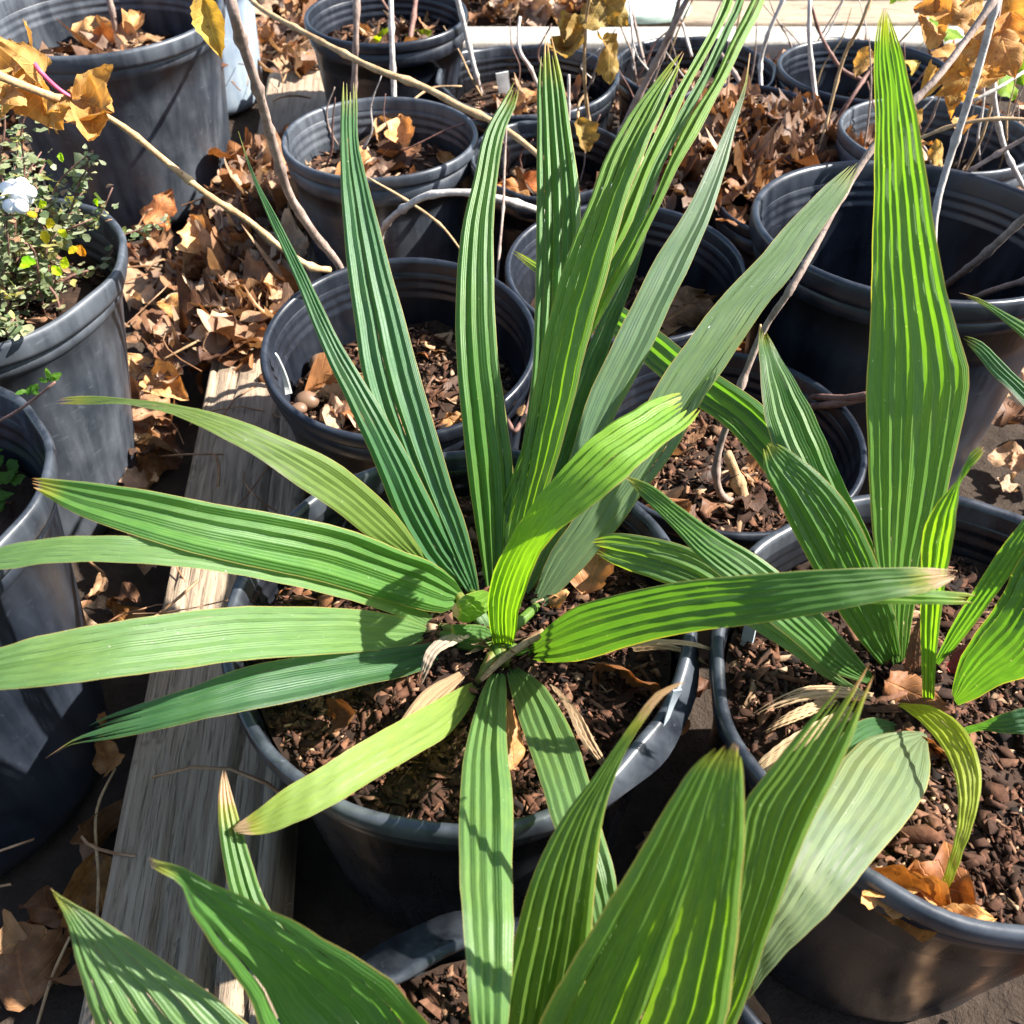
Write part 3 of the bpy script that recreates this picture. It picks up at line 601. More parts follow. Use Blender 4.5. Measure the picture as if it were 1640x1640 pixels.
blade(pm, [(371,1325,374,1335),(405,1302,415,1337),(454,1264,480,1315),(512,1230,545,1283),(560,1199,597,1250),(620,1165,660,1213),(694,1124,728,1167),(740,1100,762,1115),(762,1090,770,1097)], .265, zs, 6, -.05, .06, col=(.21, .31, .065), tip=.06, split=.015, pleat=.3, label='pale yellowing leaf with a browned tip')
# bright front leaf
blade(pm, [(1096,628,1128,652),(1060,634,1110,675),(1018,653,1052,721),(950,694,995,770),(898,752,940,815),(847,813,885,860),(812,868,858,900),(788,920,845,935),(781,967,830,980),(785,1010,826,1015),(795,1045,820,1040)], .38, zs, 7, -.75, .12, col=(.14, .29, .022), tip=.012, split=.035, pleat=.6)
# leaf stalks and fibrous sheaths at the crown
def stalk(parent, pts, rad, col_, mat='blade'):
    P = [at(*p) for p in pts]; V, F = tube(P, rad, 3, 8, 5); n_ = len(V); sgrid = np.repeat(np.linspace(0, 1, n_ // 8), 8)
    o = mesh_obj('leaf_stalk', V, F, M[mat], parent, {'UVMap': np.stack([np.full(n_, .5), .2 + .7 * sgrid], -1), 'rib': np.stack([np.tile(np.arange(8) / 4, n_ // 8), sgrid * 3], -1)}); o.color = (*col_, 0)
for (x, y) in [(757, 958), (755, 948), (742, 962), (715, 930), (697, 1002), (693, 1016), (732, 1034), (796, 955), (812, 952), (832, 958), (858, 972), (846, 1046), (803, 1066), (814, 1066), (766, 1094), (806, 952)]:
    cxp, cyp = 797 + random.uniform(-9, 9), 1030 + random.uniform(-6, 4)
    stalk(pm, [(x, y, .2185), ((x * .6 + cxp * .4), (y * .6 + cyp * .4), .226), (cxp, cyp, .208)], [.0030, .0034, .0042], random.choice([(.12, .22, .04), (.20, .24, .06), (.08, .17, .04)]))
for i_ in range(26):
    a_ = random.uniform(0, 6.28); L_ = random.uniform(14, 44); x0, y0 = 797 + 12 * math.cos(a_), 1030 + 8 * math.sin(a_)
    x1, y1 = x0 + L_ * math.cos(a_ + random.uniform(-.5, .5)), y0 + .75 * L_ * math.sin(a_ + random.uniform(-.5, .5)); wv = random.uniform(1.5, 5)
    blade(pm, [(x1, y1, x1 + 1, y1 + 1), ((x0 + x1) / 2 - wv / 2, (y0 + y1) / 2 - wv / 2, (x0 + x1) / 2 + wv / 2, (y0 + y1) / 2 + wv / 2), (x0 - wv, y0 - wv / 2, x0 + wv, y0 + wv / 2)], .228 + random.uniform(0, .02), .212, 2, 0, .01, col=random.choice([(.40, .28, .18), (.26, .15, .09), (.50, .38, .25)]), mat=M['withered'], name='sheath_fibre', split=.3, rows=8, seed=i_)
# withered leaves at the crown
W1, W2 = (.42, .30, .19), (.30, .18, .10)
blade(pm, [(565,1275,572,1268),(600,1215,625,1215),(640,1155,668,1165),(680,1105,705,1125),(735,1075,745,1085)], .225, .222, 4, 0, .03, col=W1, mat=M['withered'], name='withered_leaf', label='withered tan leaf bent under the rosette', split=.1)
blade(pm, [(664,1095,672,1110),(674,1070,686,1078),(684,1040,704,1045),(702,1022,730,1030),(745,1010,760,1016)], .235, .232, 3, .3, .05, col=(.42, .36, .30), mat=M['withered'], name='withered_leaf', label='thin curled withered leaf with a silvery end', split=.2)
blade(pm, [(968,1235,976,1228),(930,1185,955,1190),(905,1130,925,1135),(880,1095,890,1100)], .222, .222, 3, 0, .02, col=W1, mat=M['withered'], name='withered_leaf', label='narrow withered leaf beside the lower right leaf', split=.05)
blade(pm, [(1165,1048,1166,1050),(1110,1028,1112,1036),(1060,1024,1062,1032),(1010,1028,1015,1036),(950,1040,955,1050)], .235, .222, 3, 0, .04, col=(.60, .45, .28), mat=M['withered'], name='withered_leaf', label='pale straw leaf tip under the long right leaf', split=.15)
blade(pm, [(1140,1068,1142,1072),(1105,1042,1108,1052),(1070,1032,1075,1042),(1010,1034,1015,1044)], .228, .222, 2, 0, .02, col=(.60, .45, .28), mat=M['withered'], name='withered_leaf', split=.1)

# right hand plant -----------------------------------------------------------
zr = .222
rb_ = at(1455, 1085, zr)
pr = thing('palm_plant', tuple(rb_), 'pleated green plant with one very tall upright leaf in the right hand pot', 'plant', 'pleated strap-leaved plants in pots')
blade(pr, [(810,396,811,398),(828,402,826,412),(862,420,858,436),(920,452,910,480),(984,483,968,525),(1050,525,1025,575),(1120,580,1095,635),(1217,645,1170,690),(1300,740,1250,790),(1370,860,1330,880),(1430,1000,1410,1010),(1440,1060,1430,1065)], .235, zr, 4, .3, .13, col=MG, tip=.01, fold=.25)
blade(pr, [(1217,519,1221,520),(1215,546,1241,555),(1217,591,1268,600),(1223,653,1300,655),(1238,710,1328,712),(1275,780,1358,782),(1320,850,1390,850),(1370,930,1415,925),(1420,1030,1440,1030)], .36, zr, 6, .25, .05, col=MG, tip=.015, split=.03, pleat=.8)
blade(pr, [(945,865,943,882),(974,855,980,903),(1050,862,1040,925),(1120,885,1105,950),(1180,930,1155,975),(1235,985,1196,1001),(1290,1035,1265,1045),(1340,1080,1318,1083),(1380,1105,1370,1112)], .262, zr, 6, .1, .06, col=PG, tip=0, pleat=.5)
blade(pr, [(999,761,1001,766),(1040,775,1035,803),(1090,812,1075,843),(1148,851,1120,893),(1217,892,1170,935),(1270,935,1220,985),(1320,985,1275,1030),(1370,1045,1335,1078),(1400,1085,1390,1095)], .31, zr, 6, -.15, .07, col=MG, tip=.015, split=.02, pleat=.6)
blade(pr, [(1220,712,1236,704),(1224,750,1266,722),(1244,796,1319,765),(1264,840,1357,808),(1292,892,1387,861),(1330,960,1415,930),(1370,1018,1435,990),(1410,1065,1443,1050)], .37, zr, 7, -.3, .05, col=MG, tip=.01, split=.03, pleat=.65)
blade(pr, [(1416,10,1420,12),(1404,51,1436,55),(1401,171,1466,171),(1399,307,1487,307),(1396,444,1511,444),(1393,540,1538,545),(1387,610,1553,600),(1390,700,1537,700),(1393,790,1518,790),(1400,880,1490,880),(1415,970,1465,970),(1430,1060,1450,1060)], .52, zr, 8, (-1.15, .35), .03, col=(.090, .205, .030), tip=.006, split=.006, pleat=.38, label='very tall broad upright leaf')
blade(pr, [(1575,713,1580,718),(1556,723,1562,742),(1537,762,1541,768),(1500,808,1534,806),(1479,850,1528,860),(1475,920,1517,916),(1474,984,1508,980),(1475,1050,1500,1050),(1478,1125,1496,1125)], .40, zr, 4, -.7, .05, col=(.12, .25, .025), tip=.015, split=.01, pleat=.7)
blade(pr, [(1705,735,1706,738),(1670,780,1690,800),(1640,830,1655,850),(1605,875,1632,900),(1560,945,1590,960),(1525,1000,1545,1020),(1495,1062,1505,1065)], .36, zr, 4, -.2, .05, col=MG, tip=.01, pleat=.7)
blade(pr, [(1770,820,1772,824),(1700,835,1740,920),(1640,885,1690,1020),(1592,970,1640,1085),(1555,1025,1600,1098),(1534,1065,1565,1118),(1524,1112,1534,1130)], .34, zr + .01, 8, -.3, .06, col=MG, tip=.01, pleat=.65)
blade(pr, [(1730,1138,1732,1142),(1690,1130,1695,1176),(1640,1133,1640,1176),(1600,1145,1605,1174),(1570,1158,1572,1170),(1550,1163,1552,1175),(1530,1172,1533,1182)], .25, zr, 5, 0, .05, col=BG, tip=.01, pleat=.5)
blade(pr, [(1290,1300,1300,1310),(1330,1200,1350,1230),(1375,1155,1390,1190),(1410,1150,1425,1172),(1435,1160,1440,1170)], .255, zr, 5, 0, .04, col=BG, tip=0, pleat=.4)
blade(pr, [(1185,1600,1195,1605),(1195,1520,1250,1535),(1235,1430,1330,1460),(1285,1330,1405,1370),(1325,1260,1450,1318),(1360,1205,1485,1260),(1400,1180,1490,1217),(1450,1172,1485,1195),(1478,1172,1485,1180)], .24, zr + .01, 7, -.1, .10, col=(.17, .24, .125), tip=.0, pleat=.26, camber=.06, label='broad pale drooping leaf over the pot edge')
blade(pr, [(1502,1440,1504,1442),(1505,1424,1524,1415),(1522,1370,1541,1370),(1533,1319,1562,1310),(1533,1265,1572,1244),(1520,1217,1558,1189),(1490,1172,1530,1152),(1455,1140,1478,1127),(1438,1130,1442,1126)], .226, zr + .01, 5, -.1, .05, col=(.25, .31, .035), tip=.04, split=0, pleat=.6, zmid=.275, label='drooping leaf turning yellow at its tip')
blade(pr, [(1195,1150,1198,1152),(1240,1120,1232,1140),(1290,1100,1280,1125),(1335,1098,1325,1118),(1400,1110,1395,1120)], .232, .228, 4, 0, .02, col=(.60, .45, .28), mat=M['withered'], name='withered_leaf', label='straw coloured withered leaf with ragged fingers', split=.3)
blade(pr, [(1215,1170,1218,1178),(1255,1145,1250,1165),(1300,1125,1290,1150),(1340,1110,1335,1130)], .228, .226, 4, 0, .02, col=(.52, .38, .23), mat=M['withered'], name='withered_leaf', split=.3)
blade(pr, [(1195,1235,1205,1258),(1250,1190,1255,1215),(1290,1165,1300,1190),(1360,1130,1370,1150)], .226, .226, 5, 0, .02, col=(.60, .46, .30), mat=M['withered'], name='withered_leaf', split=.1)
blade(pr, [(1472,990,1476,992),(1462,1010,1476,1012),(1452,1045,1475,1045),(1448,1075,1474,1078)], .28, .225, 3, 0, 0, col=(.20, .10, .06), mat=M['withered'], name='withered_leaf', label='dark brown dead sheath at the crown')
# petioles
# front plant ----------------------------------------------------------------
fb = at(880, 1900, .15)
pf = thing('palm_plant', tuple(fb), 'pleated green plant whose broad leaves rise from the bottom edge nearest the camera', 'plant', 'pleated strap-leaved plants in pots')
zf = .150
blade(pf, [(357,1229,360,1230),(351,1262,369,1262),(350,1312,383,1312),(358,1380,403,1378),(372,1440,424,1440),(420,1520,480,1520),(520,1640,590,1640),(700,1800,750,1790),(820,1900,840,1890)], .27, zf, 4, .3, .05, col=MG, tip=.07, split=.01, pleat=.8)
blade(pf, [(78,1420,81,1423),(123,1449,102,1462),(175,1478,118,1515),(240,1522,132,1565),(310,1572,145,1610),(400,1640,165,1670),(520,1740,300,1780),(680,1850,560,1880),(800,1940,780,1950)], .33, zf, 7, .15, .05, col=PG, tip=.008, pleat=.5, split=.008)
blade(pf, [(236,1372,238,1386),(285,1386,287,1414),(340,1412,307,1456),(410,1446,335,1500),(480,1482,365,1545),(545,1518,395,1590),(610,1548,425,1660),(690,1640,520,1740),(760,1760,660,1830),(830,1900,800,1910)], .37, zf, 7, .5, .05, col=(.055, .145, .028), tip=.012, pleat=.5, split=.012, camber=-.12)
blade(pf, [(1394,1038,1412,1046),(1375,1060,1405,1075),(1333,1110,1386,1125),(1285,1165,1368,1175),(1234,1230,1340,1240),(1190,1290,1315,1290),(1180,1350,1283,1358),(1170,1421,1258,1425),(1150,1500,1230,1500),(1130,1570,1200,1590),(1090,1650,1172,1655),(1010,1780,1080,1780),(900,1890,940,1890)], .40, zf, 6, -.3, .07, col=(.100, .19, .030), tip=.07, split=.09, pleat=.75)
blade(pf, [(1092,1092,1096,1093),(1052,1108,1064,1114),(1017,1150,1035,1150),(990,1188,1008,1192),(950,1245,984,1248),(905,1303,966,1310),(870,1365,957,1375),(845,1425,950,1450),(825,1500,945,1510),(805,1580,935,1590),(795,1650,925,1660),(800,1780,900,1790),(830,1900,870,1900)], .37, zf, 6, -.25, .06, col=(.100, .19, .030), tip=.10, split=0, pleat=.8)
blade(pf, [(1160,1184,1186,1192),(1124,1213,1189,1217),(1080,1271,1192,1280),(1045,1330,1193,1345),(1011,1387,1187,1420),(967,1455,1182,1500),(926,1524,1173,1570),(888,1592,1165,1630),(850,1680,1130,1700),(830,1780,1020,1790),(850,1890,930,1890)], .42, zf, 8, -.25, .06, col=(.095, .19, .032), tip=.02, split=.025, pleat=.75)
# third plant off the right edge ---------------------------------------------
b3 = (.655, .50, .15)
p3_ = thing('palm_plant', b3, 'pleated plant at the right edge, only the tips of two leaves in view', 'plant', 'pleated strap-leaved plants in pots')
blade(p3_, [(1534,468,1535,469),(1570,478,1568,486),(1610,500,1605,512),(1640,515,1632,535),(1720,570,1700,610),(1840,700,1800,730),(1990,900,1980,910)], .30, .155, 3, 0, .05, col=MG, tip=.03)
blade(p3_, [(1537,535,1538,541),(1570,545,1562,566),(1605,578,1590,600),(1640,612,1620,628),(1720,680,1690,710),(1840,790,1800,820),(1990,910,1980,920)], .28, .155, 4, 0, .05, col=BG, tip=0)

# ---------------------------------------------------------------- canes and shrubs
def cane(parent, name, px, rad, mat, seed=0, knots=.045, label=None, sub=6, sides=9):
    """px: list of (x, y, height) seen in the photo."""
    P = [at(*p) for p in px]
    V, F = tube(P, np.array(rad) * .86, seed, sides, sub, knots); o = mesh_obj(name, V, F, mat, parent)
    if label: o['label'] = label
    return o
def dleaf(parent, x, y, z, size, ang, seed, mat='orange', name='dry_leaf', tint=(1, 1, 1), asp=.36, curl=1.0, tiltv=None, label=None, lobes=.15):
    """One curled broad leaf: ang is the direction of its tip as seen in the photo (degrees, 0 = right, 90 = up)."""
    r = np.random.default_rng(seed); NR, NC = 15, 11
    ys = np.linspace(0, 1, NR); xs = np.linspace(-1, 1, NC); Yg, Xg = np.meshgrid(ys, xs, indexing='ij')
    prof = np.sin(np.pi * np.clip(ys, .012, .988) ** .8) ** .75 * asp * (1 + lobes * .55 * np.cos(ys * 6.28 * r.uniform(2, 3) + r.uniform(0, 6)))
    X = Xg * prof[:, None] * (1 - .12 * np.abs(np.sin(Yg * 21 + Xg)) * np.abs(Xg)); Yy = Yg - .02
    a, b, d = r.uniform(.5, 1.2) * r.choice([-1, 1]), r.normal(0, .8), r.normal(0, .7); ph = r.uniform(0, 6, 4)
    Z = curl * (a * 1.1 * X ** 2 / asp + .55 * b * Yy ** 2 + .7 * d * X * Yy + .045 * np.sin(Yg * 9 + ph[0] + Xg * 2) + .05 * np.abs(Xg) * np.sin(Yg * 19 + ph[1]) + .02 * np.sin(Yg * 37 + Xg * 9 + ph[2]) - .05 * np.cos(Xg * 3.1))
    an = R_(ang); td = tiltv if tiltv is not None else r.normal(0, .35, 2)
    Ld = math.cos(an) * RV + math.sin(an) * UV_ + td[0] * FV; Ld /= np.linalg.norm(Ld)
    Wd = -math.sin(an) * RV + math.cos(an) * UV_ + td[1] * FV; Wd -= Ld * (Wd @ Ld); Wd /= np.linalg.norm(Wd); Nd = np.cross(Ld, Wd)
    c = at(x, y, z)
    V = c + size * (X[..., None] * Wd + Yy[..., None] * Ld + Z[..., None] * Nd)
    uv = np.stack([Xg, Yg], -1).reshape(-1, 2)
    o = mesh_obj(name, V.reshape(-1, 3), grid_faces(NR, NC), M[mat], parent, {'UVMap': uv}); o.color = (*tint, 1)
    if label: o['label'] = label
    return o
def shrub(key, x, y, z, label, cat='shrub', group='dormant shrubs in the back pots'):
    return thing('dormant_shrub', tuple(at(x, y, z)), label, cat, group)
# acorn pot: the grey cane and its tan side branch with the orange leaves
s4 = shrub('P4', 548, 475, .14, 'dormant shrub with a long grey cane and an orange-leaved side branch over the left pots')
cane(s4, 'stem', [(556,520,.135),(549,470,.17),(545,430,.21),(500,370,.26),(465,315,.30),(440,240,.35),(412,140,.41),(385,60,.45),(372,10,.475),(362,-40,.49)], [.0042,.0042,.0042,.0045,.0044,.0042,.0042,.0042,.0042,.004], M['cane'], 1)
cane(s4, 'branch', [(528,432,.235),(500,428,.245),(455,400,.26),(400,355,.29),(330,310,.33),(265,258,.36),(200,205,.39),(150,175,.41),(115,158,.42)], [.0034,.0034,.003,.003,.003,.0028,.0026,.0024,.0022], M['cane_tan'], 2)
cane(s4, 'branch', [(118,162,.42),(85,155,.43),(40,138,.44),(0,122,.45),(-40,105,.46)], [.0024,.0028,.003,.003,.003], M['cane_tan'], 3)
cane(s4, 'leaf_stalk', [(118,160,.42),(88,138,.43),(65,115,.44),(48,88,.445)], [.0017,.0018,.0018,.0014], M['pink'], 4, 0, label='pink leaf stalk')
for (x, y, s_, a_, k_, as_) in [(48,85,.030,120,1,.5),(45,95,.040,200,2,.45),(40,92,.050,-60,3,.45),(20,110,.045,-100,4,.35),(42,120,.040,-75,5,.5),(70,145,.028,-110,6,.5),(90,150,.038,-65,7,.45),(118,155,.032,40,8,.35),(130,160,.050,-28,9,.5),(150,180,.036,-85,10,.4),(10,80,.035,160,11,.5),(115,152,.030,75,12,.3),(60,118,.045,-20,13,.35),(15,140,.035,-80,14,.4)]:
    dleaf(s4, x, y, .43, s_ * .88, a_, 400 + k_, 'orange', asp=as_ * .85, curl=1.15)
dleaf(s4, 325, 0, .45, .036, -75, 431, 'orange', asp=.33, tint=(.8, .95, .6))
# pot P5
s5 = shrub('P5', 632, 215, .155, 'dormant shrub with two straight pale canes rising behind the left upright leaf')
cane(s5, 'stem', [(633,225,.155),(631,150,.20),(628,80,.25),(626,0,.30),(624,-60,.33)], [.0042,.004,.0038,.0037,.0036], M['cane_pale'], 5)
cane(s5, 'stem', [(565,240,.155),(567,150,.21),(570,60,.28),(573,-40,.34)], [.0042,.004,.004,.004], M['cane'], 6)
cane(s5, 'side_shoot', [(575,232,.165),(610,205,.175),(650,170,.185),(695,140,.195),(740,138,.195)], [.003,.0025,.0018,.0015,.001], M['cane_tan'], 7)
cane(s5, 'side_shoot', [(625,250,.16),(670,230,.175),(715,208,.19),(780,185,.21)], [.0013,.0012,.0012,.001], M['cane_red'], 8, 0)
dleaf(s5, 605, 190, .18, .045, -70, 451, 'dry', curl=1.6, asp=.4); dleaf(s5, 600, 175, .19, .03, 160, 452, 'dry', curl=1.8)
# long cane crossing behind the leaves
s6 = shrub('P6', 660, 60, .17, 'dormant shrub in the top pot sending one long cane across the pots to the right')
cane(s6, 'stem', [(655,72,.175),(662,30,.20),(668,-20,.23)], [.0045,.0045,.004], M['cane_red'], 9)
cane(s6, 'branch', [(378,-30,.30),(420,15,.30),(480,48,.295),(540,80,.29),(600,110,.285),(680,140,.275),(740,172,.265),(790,195,.255),(830,222,.245),(870,255,.235)], [.003,.0034,.0036,.0038,.004,.0042,.0042,.004,.0038,.0034], M['cane_tan'], 10)
cane(s6, 'branch', [(600,-20,.23),(625,20,.20),(648,45,.18)], [.0022,.0024,.0026], M['cane_red'], 11)
for k_, (x, y, a_, mt) in enumerate([(630,70,150,'green_leaf'),(650,65,20,'green_leaf'),(645,72,-20,'dry'),(680,35,30,'dry'),(600,60,170,'dry'),(600,75,120,'dry')]):
    dleaf(s6, x, y, .175, .04, a_, 460 + k_, mt, curl=.9, tint=(1.3, 1.0, .8) if mt != 'dry' else (1.1, 1, .9))
# P15 arch
s15 = shrub('P15', 858, 330, .16, 'pale arching cane over the back pots behind the narrow upright leaf')
cane(s15, 'stem', [(606,395,.12),(615,365,.16),(645,335,.20),(690,312,.225),(740,308,.23),(800,318,.225),(858,335,.21),(900,360,.17)], [.0036,.004,.004,.0042,.0042,.0042,.004,.004], M['cane_pale'], 12)
cane(s15, 'side_shoot', [(812,180,.30),(808,260,.26),(806,330,.23),(800,400,.205),(795,470,.18)], [.0013,.0014,.0015,.0015,.0014], M['cane'], 13)
cane(s15, 'side_shoot', [(590,285,.21),(650,320,.19),(710,365,.17),(745,410,.14)], [.0014,.0016,.0016,.001], M['cane_tan'], 14)
# P7
s7 = shrub('P7', 790, 140, .11, 'dormant shrub with two thin bent canes in the low square-tag pot')
cane(s7, 'stem', [(770,150,.115),(760,110,.16),(748,60,.20),(733,0,.25),(720,-50,.29)], [.004,.004,.0042,.004,.004], M['cane_pale'], 15)
cane(s7, 'stem', [(862,140,.12),(850,110,.15),(832,80,.18),(830,50,.20),(833,27,.215)], [.003,.0032,.003,.0028,.0026], M['cane_pale'], 16)
# P8 / P9 brown leaved shrub
s8 = shrub('P8', 940, 250, .14, 'small brown-leaved shrub beside the brown-tipped upright leaf')
cane(s8, 'stem', [(955,262,.14),(950,225,.17),(940,170,.22),(936,100,.28),(938,40,.32),(945,-10,.36)], [.0026,.0026,.0024,.0022,.002,.0018], M['cane_tan'], 17)
cane(s8, 'stem', [(912,262,.14),(911,200,.19),(911,120,.25)], [.002,.002,.002], M['cane_pale'], 18)
cane(s8, 'side_shoot', [(925,190,.21),(930,160,.225),(940,150,.23)], [.002,.0018,.0015], M['cane_tan'], 19)
for k_, (x, y, z, s_, a_) in enumerate([(905,60,.30,.05,-85),(938,45,.32,.04,60),(925,25,.32,.04,-110),(965,60,.30,.03,-60),(975,75,.29,.034,-80),(928,190,.21,.04,-80),(950,20,.33,.04,20),(955,5,.34,.045,100),(930,-5,.34,.04,150),(972,0,.34,.035,-40),(915,35,.31,.04,-120)]):
    dleaf(s8, x, y, z, s_, a_, 480 + k_, 'orange' if k_ != 5 else 'orange', curl=.9, tint=(.62, .72, .6), asp=.42)
# canes between P8 and P9 (dark thick grey ones)
s9 = shrub('P9', 1000, 215, .12, 'grey shrub with two leaning canes crossing the split tall leaf')
cane(s9, 'stem', [(985,235,.14),(1005,190,.17),(1030,140,.21),(1055,90,.25),(1080,40,.29),(1110,-20,.33)], [.0050,.005,.005,.0046,.0044,.004], M['cane'], 20)
cane(s9, 'stem', [(1042,135,.16),(1060,90,.20),(1078,40,.24),(1090,-10,.28)], [.004,.004,.0036,.0034], M['cane'], 21)
cane(s9, 'stem', [(1014,112,.12),(1013,60,.16),(1008,0,.20)], [.0022,.0022,.002], M['cane_pale'], 22)
cane(s9, 'stem', [(1034,110,.12),(1022,60,.15),(1010,10,.19)], [.0028,.0028,.0024], M['cane'], 23)
cane(s9, 'stem', [(1108,90,.12),(1095,45,.15),(1085,10,.18)], [.0026,.0026,.002], M['cane_pale'], 24)
cane(s9, 'stem', [(1255,240,.14),(1218,190,.17),(1178,120,.19),(1150,80,.21)], [.0034,.0034,.0036,.003], M['cane'], 25)
# P10 / P11 canes
s10 = shrub('P10', 1310, 190, .14, 'bare shrub with thin pale and dark upright canes in front of the empty-looking pot')
cane(s10, 'stem', [(1312,200,.15),(1303,130,.20),(1296,60,.25),(1297,0,.29),(1300,-40,.31)], [.0034,.0034,.0034,.0032,.003], M['cane_pale'], 26)
cane(s10, 'stem', [(1220,155,.14),(1218,100,.18),(1230,55,.22),(1258,-10,.27)], [.0034,.0034,.0034,.003], M['cane_pale'], 27)
cane(s10, 'stem', [(1306,255,.165),(1320,210,.19),(1335,150,.23),(1352,90,.27),(1378,40,.31),(1398,-10,.34)], [.0016,.0020,.0024,.0024,.0022,.002], M['cane_tan'], 28)
cane(s10, 'stem', [(1385,130,.19),(1350,112,.20),(1330,85,.22),(1312,50,.24),(1300,10,.27)], [.0026,.0028,.0028,.0026,.002], M['cane_red'], 29)
cane(s10, 'stem', [(1335,198,.17),(1365,155,.20),(1395,110,.22),(1430,60,.26)], [.0028,.0028,.0026,.002], M['cane_red'], 30)
dleaf(s10, 1388, 75, .27, .035, -100, 501, 'orange', tint=(.9, .9, .8))
# cane from the stub between the green plants
s16 = thing('dormant_shrub', tuple(at(1165, 800, .15)), 'dormant shrub with one long curved cane from a stub between the two green plants', 'shrub', 'dormant shrubs in the back pots')
cane(s16, 'stem', [(1180,805,.142),(1158,795,.152),(1147,760,.175),(1153,715,.20),(1172,660,.23),(1197,590,.26),(1225,525,.29),(1265,465,.32),(1300,405,.34),(1345,320,.365),(1392,245,.39),(1440,185,.41),(1500,125,.43),(1550,60,.45),(1605,-20,.475)], [.0034,.0034,.0034,.0032,.0031,.003,.0029,.0029,.0028,.0028,.0028,.0028,.0028,.0028,.0028], M['cane'], 31, .075, sub=7)
cane(s16, 'stump', [(1190,800,.142),(1178,760,.165),(1165,725,.185)], [.0068,.0055,.004], M['cane_tan'], 32)
cane(s16, 'side_shoot', [(1197,590,.26),(1205,565,.265),(1215,540,.27),(1218,520,.28)], [.0018,.0016,.0014,.001], M['cane_tan'], 33)
# right pot canes with the big orange leaves
s14 = thing('dormant_shrub', tuple(at(1500, 470, .12)), 'shrub with thick canes and hanging orange leaves in the large deep pot on the right', 'shrub', 'dormant shrubs in the back pots')
cane(s14, 'stem', [(1490,470,.12),(1494,400,.19),(1500,330,.235),(1522,250,.28),(1548,170,.33),(1575,80,.38),(1600,-20,.43)], [.0038]*7, M['cane_pale'], 34, .06)
cane(s14, 'stem', [(1500,470,.12),(1530,445,.18),(1580,405,.24),(1640,350,.29),(1700,300,.33)], [.0042,.004,.004,.0038,.0036], M['cane'], 35, .05)
cane(s14, 'stem', [(1540,490,.12),(1590,465,.19),(1640,450,.22),(1700,435,.24)], [.0036,.0034,.0033,.0032], M['cane'], 36)
cane(s14, 'stem', [(1640,300,.20),(1610,240,.24),(1595,180,.28),(1590,100,.33),(1600,0,.39)], [.003]*5, M['cane_pale'], 37)
cane(s14, 'branch', [(1465,225,.27),(1530,200,.29),(1600,190,.30),(1680,195,.30)], [.0019,.0021,.002,.0019], M['cane_tan'], 38)
cane(s14, 'branch', [(1550,275,.24),(1600,245,.26),(1640,222,.275),(1700,190,.30)], [.0026]*4, M['cane'], 39)
cane(s14, 'branch', [(1640,115,.33),(1600,140,.32),(1560,160,.31)], [.002,.002,.0018], M['cane_pale'], 40)
for k_, (x, y, z, s_, a_, as_, tn) in enumerate([(1515,50,.36,.055,185,.42,(1,1,1)),(1520,20,.38,.050,150,.5,(1.1,1,.9)),(1545,70,.35,.06,-110,.35,(1.05,1,.8)),(1530,75,.34,.055,-125,.35,(1,.95,.9)),(1560,30,.37,.06,-60,.4,(1,1,1)),
        (1580,60,.36,.055,-90,.5,(1.1,1.1,1)),(1600,50,.37,.06,-70,.45,(1,.9,.8)),(1620,20,.38,.06,-100,.45,(1.1,1,1)),(1500,110,.32,.045,-120,.4,(1.1,1.2,1)),(1520,130,.31,.05,-80,.35,(1,1.1,.9)),(1475,175,.28,.04,-95,.3,(.9,1,.9)),
        (1550,110,.33,.05,-100,.5,(.9,1.0,.8)),(1590,100,.34,.045,-120,.5,(1,1,1)),(1500,-5,.39,.055,-30,.4,(1,.9,.8)),(1560,-5,.39,.06,-80,.5,(1,1,1)),(1610,-10,.39,.06,-50,.5,(1.1,1,.9)),(1470,220,.26,.04,-80,.35,(.9,.8,.8)),(1540,190,.28,.035,-100,.5,(1.2,1.2,1.3)),(1500,225,.26,.05,-70,.25,(.9,1,.9)),(1470,100,.30,.035,-150,.4,(1,1.3,1))]):
    dleaf(s14, x, y, z, s_ * .66, a_, 520 + k_, 'orange', asp=as_, tint=tn, curl=1.0)
for k_, (x, y, z, s_, a_) in enumerate([(1600,95,.27,.05,-60),(1625,60,.28,.06,-80),(1490,30,.26,.05,-30),(1545,45,.27,.04,-20),(1620,0,.29,.05,-60),(1428,-22,.12,.05,-60)]):
    dleaf(s14, x, y, z, s_, a_, 560 + k_, 'green_leaf', name='green_leaf', asp=.4, curl=.5)
# P1 canes
s1 = shrub('P1', 185, 65, .18, 'dormant shrub with bare canes in the large top left pot')
cane(s1, 'stem', [(188,70,.185),(182,30,.22),(170,-20,.26)], [.0055,.005,.005], M['cane'], 41)
cane(s1, 'stem', [(80,60,.185),(68,25,.215),(55,-20,.25)], [.0024,.0022,.002], M['cane_tan'], 42)
cane(s1, 'stem', [(90,28,.185),(94,-20,.23)], [.0024,.0024], M['cane_tan'], 43)

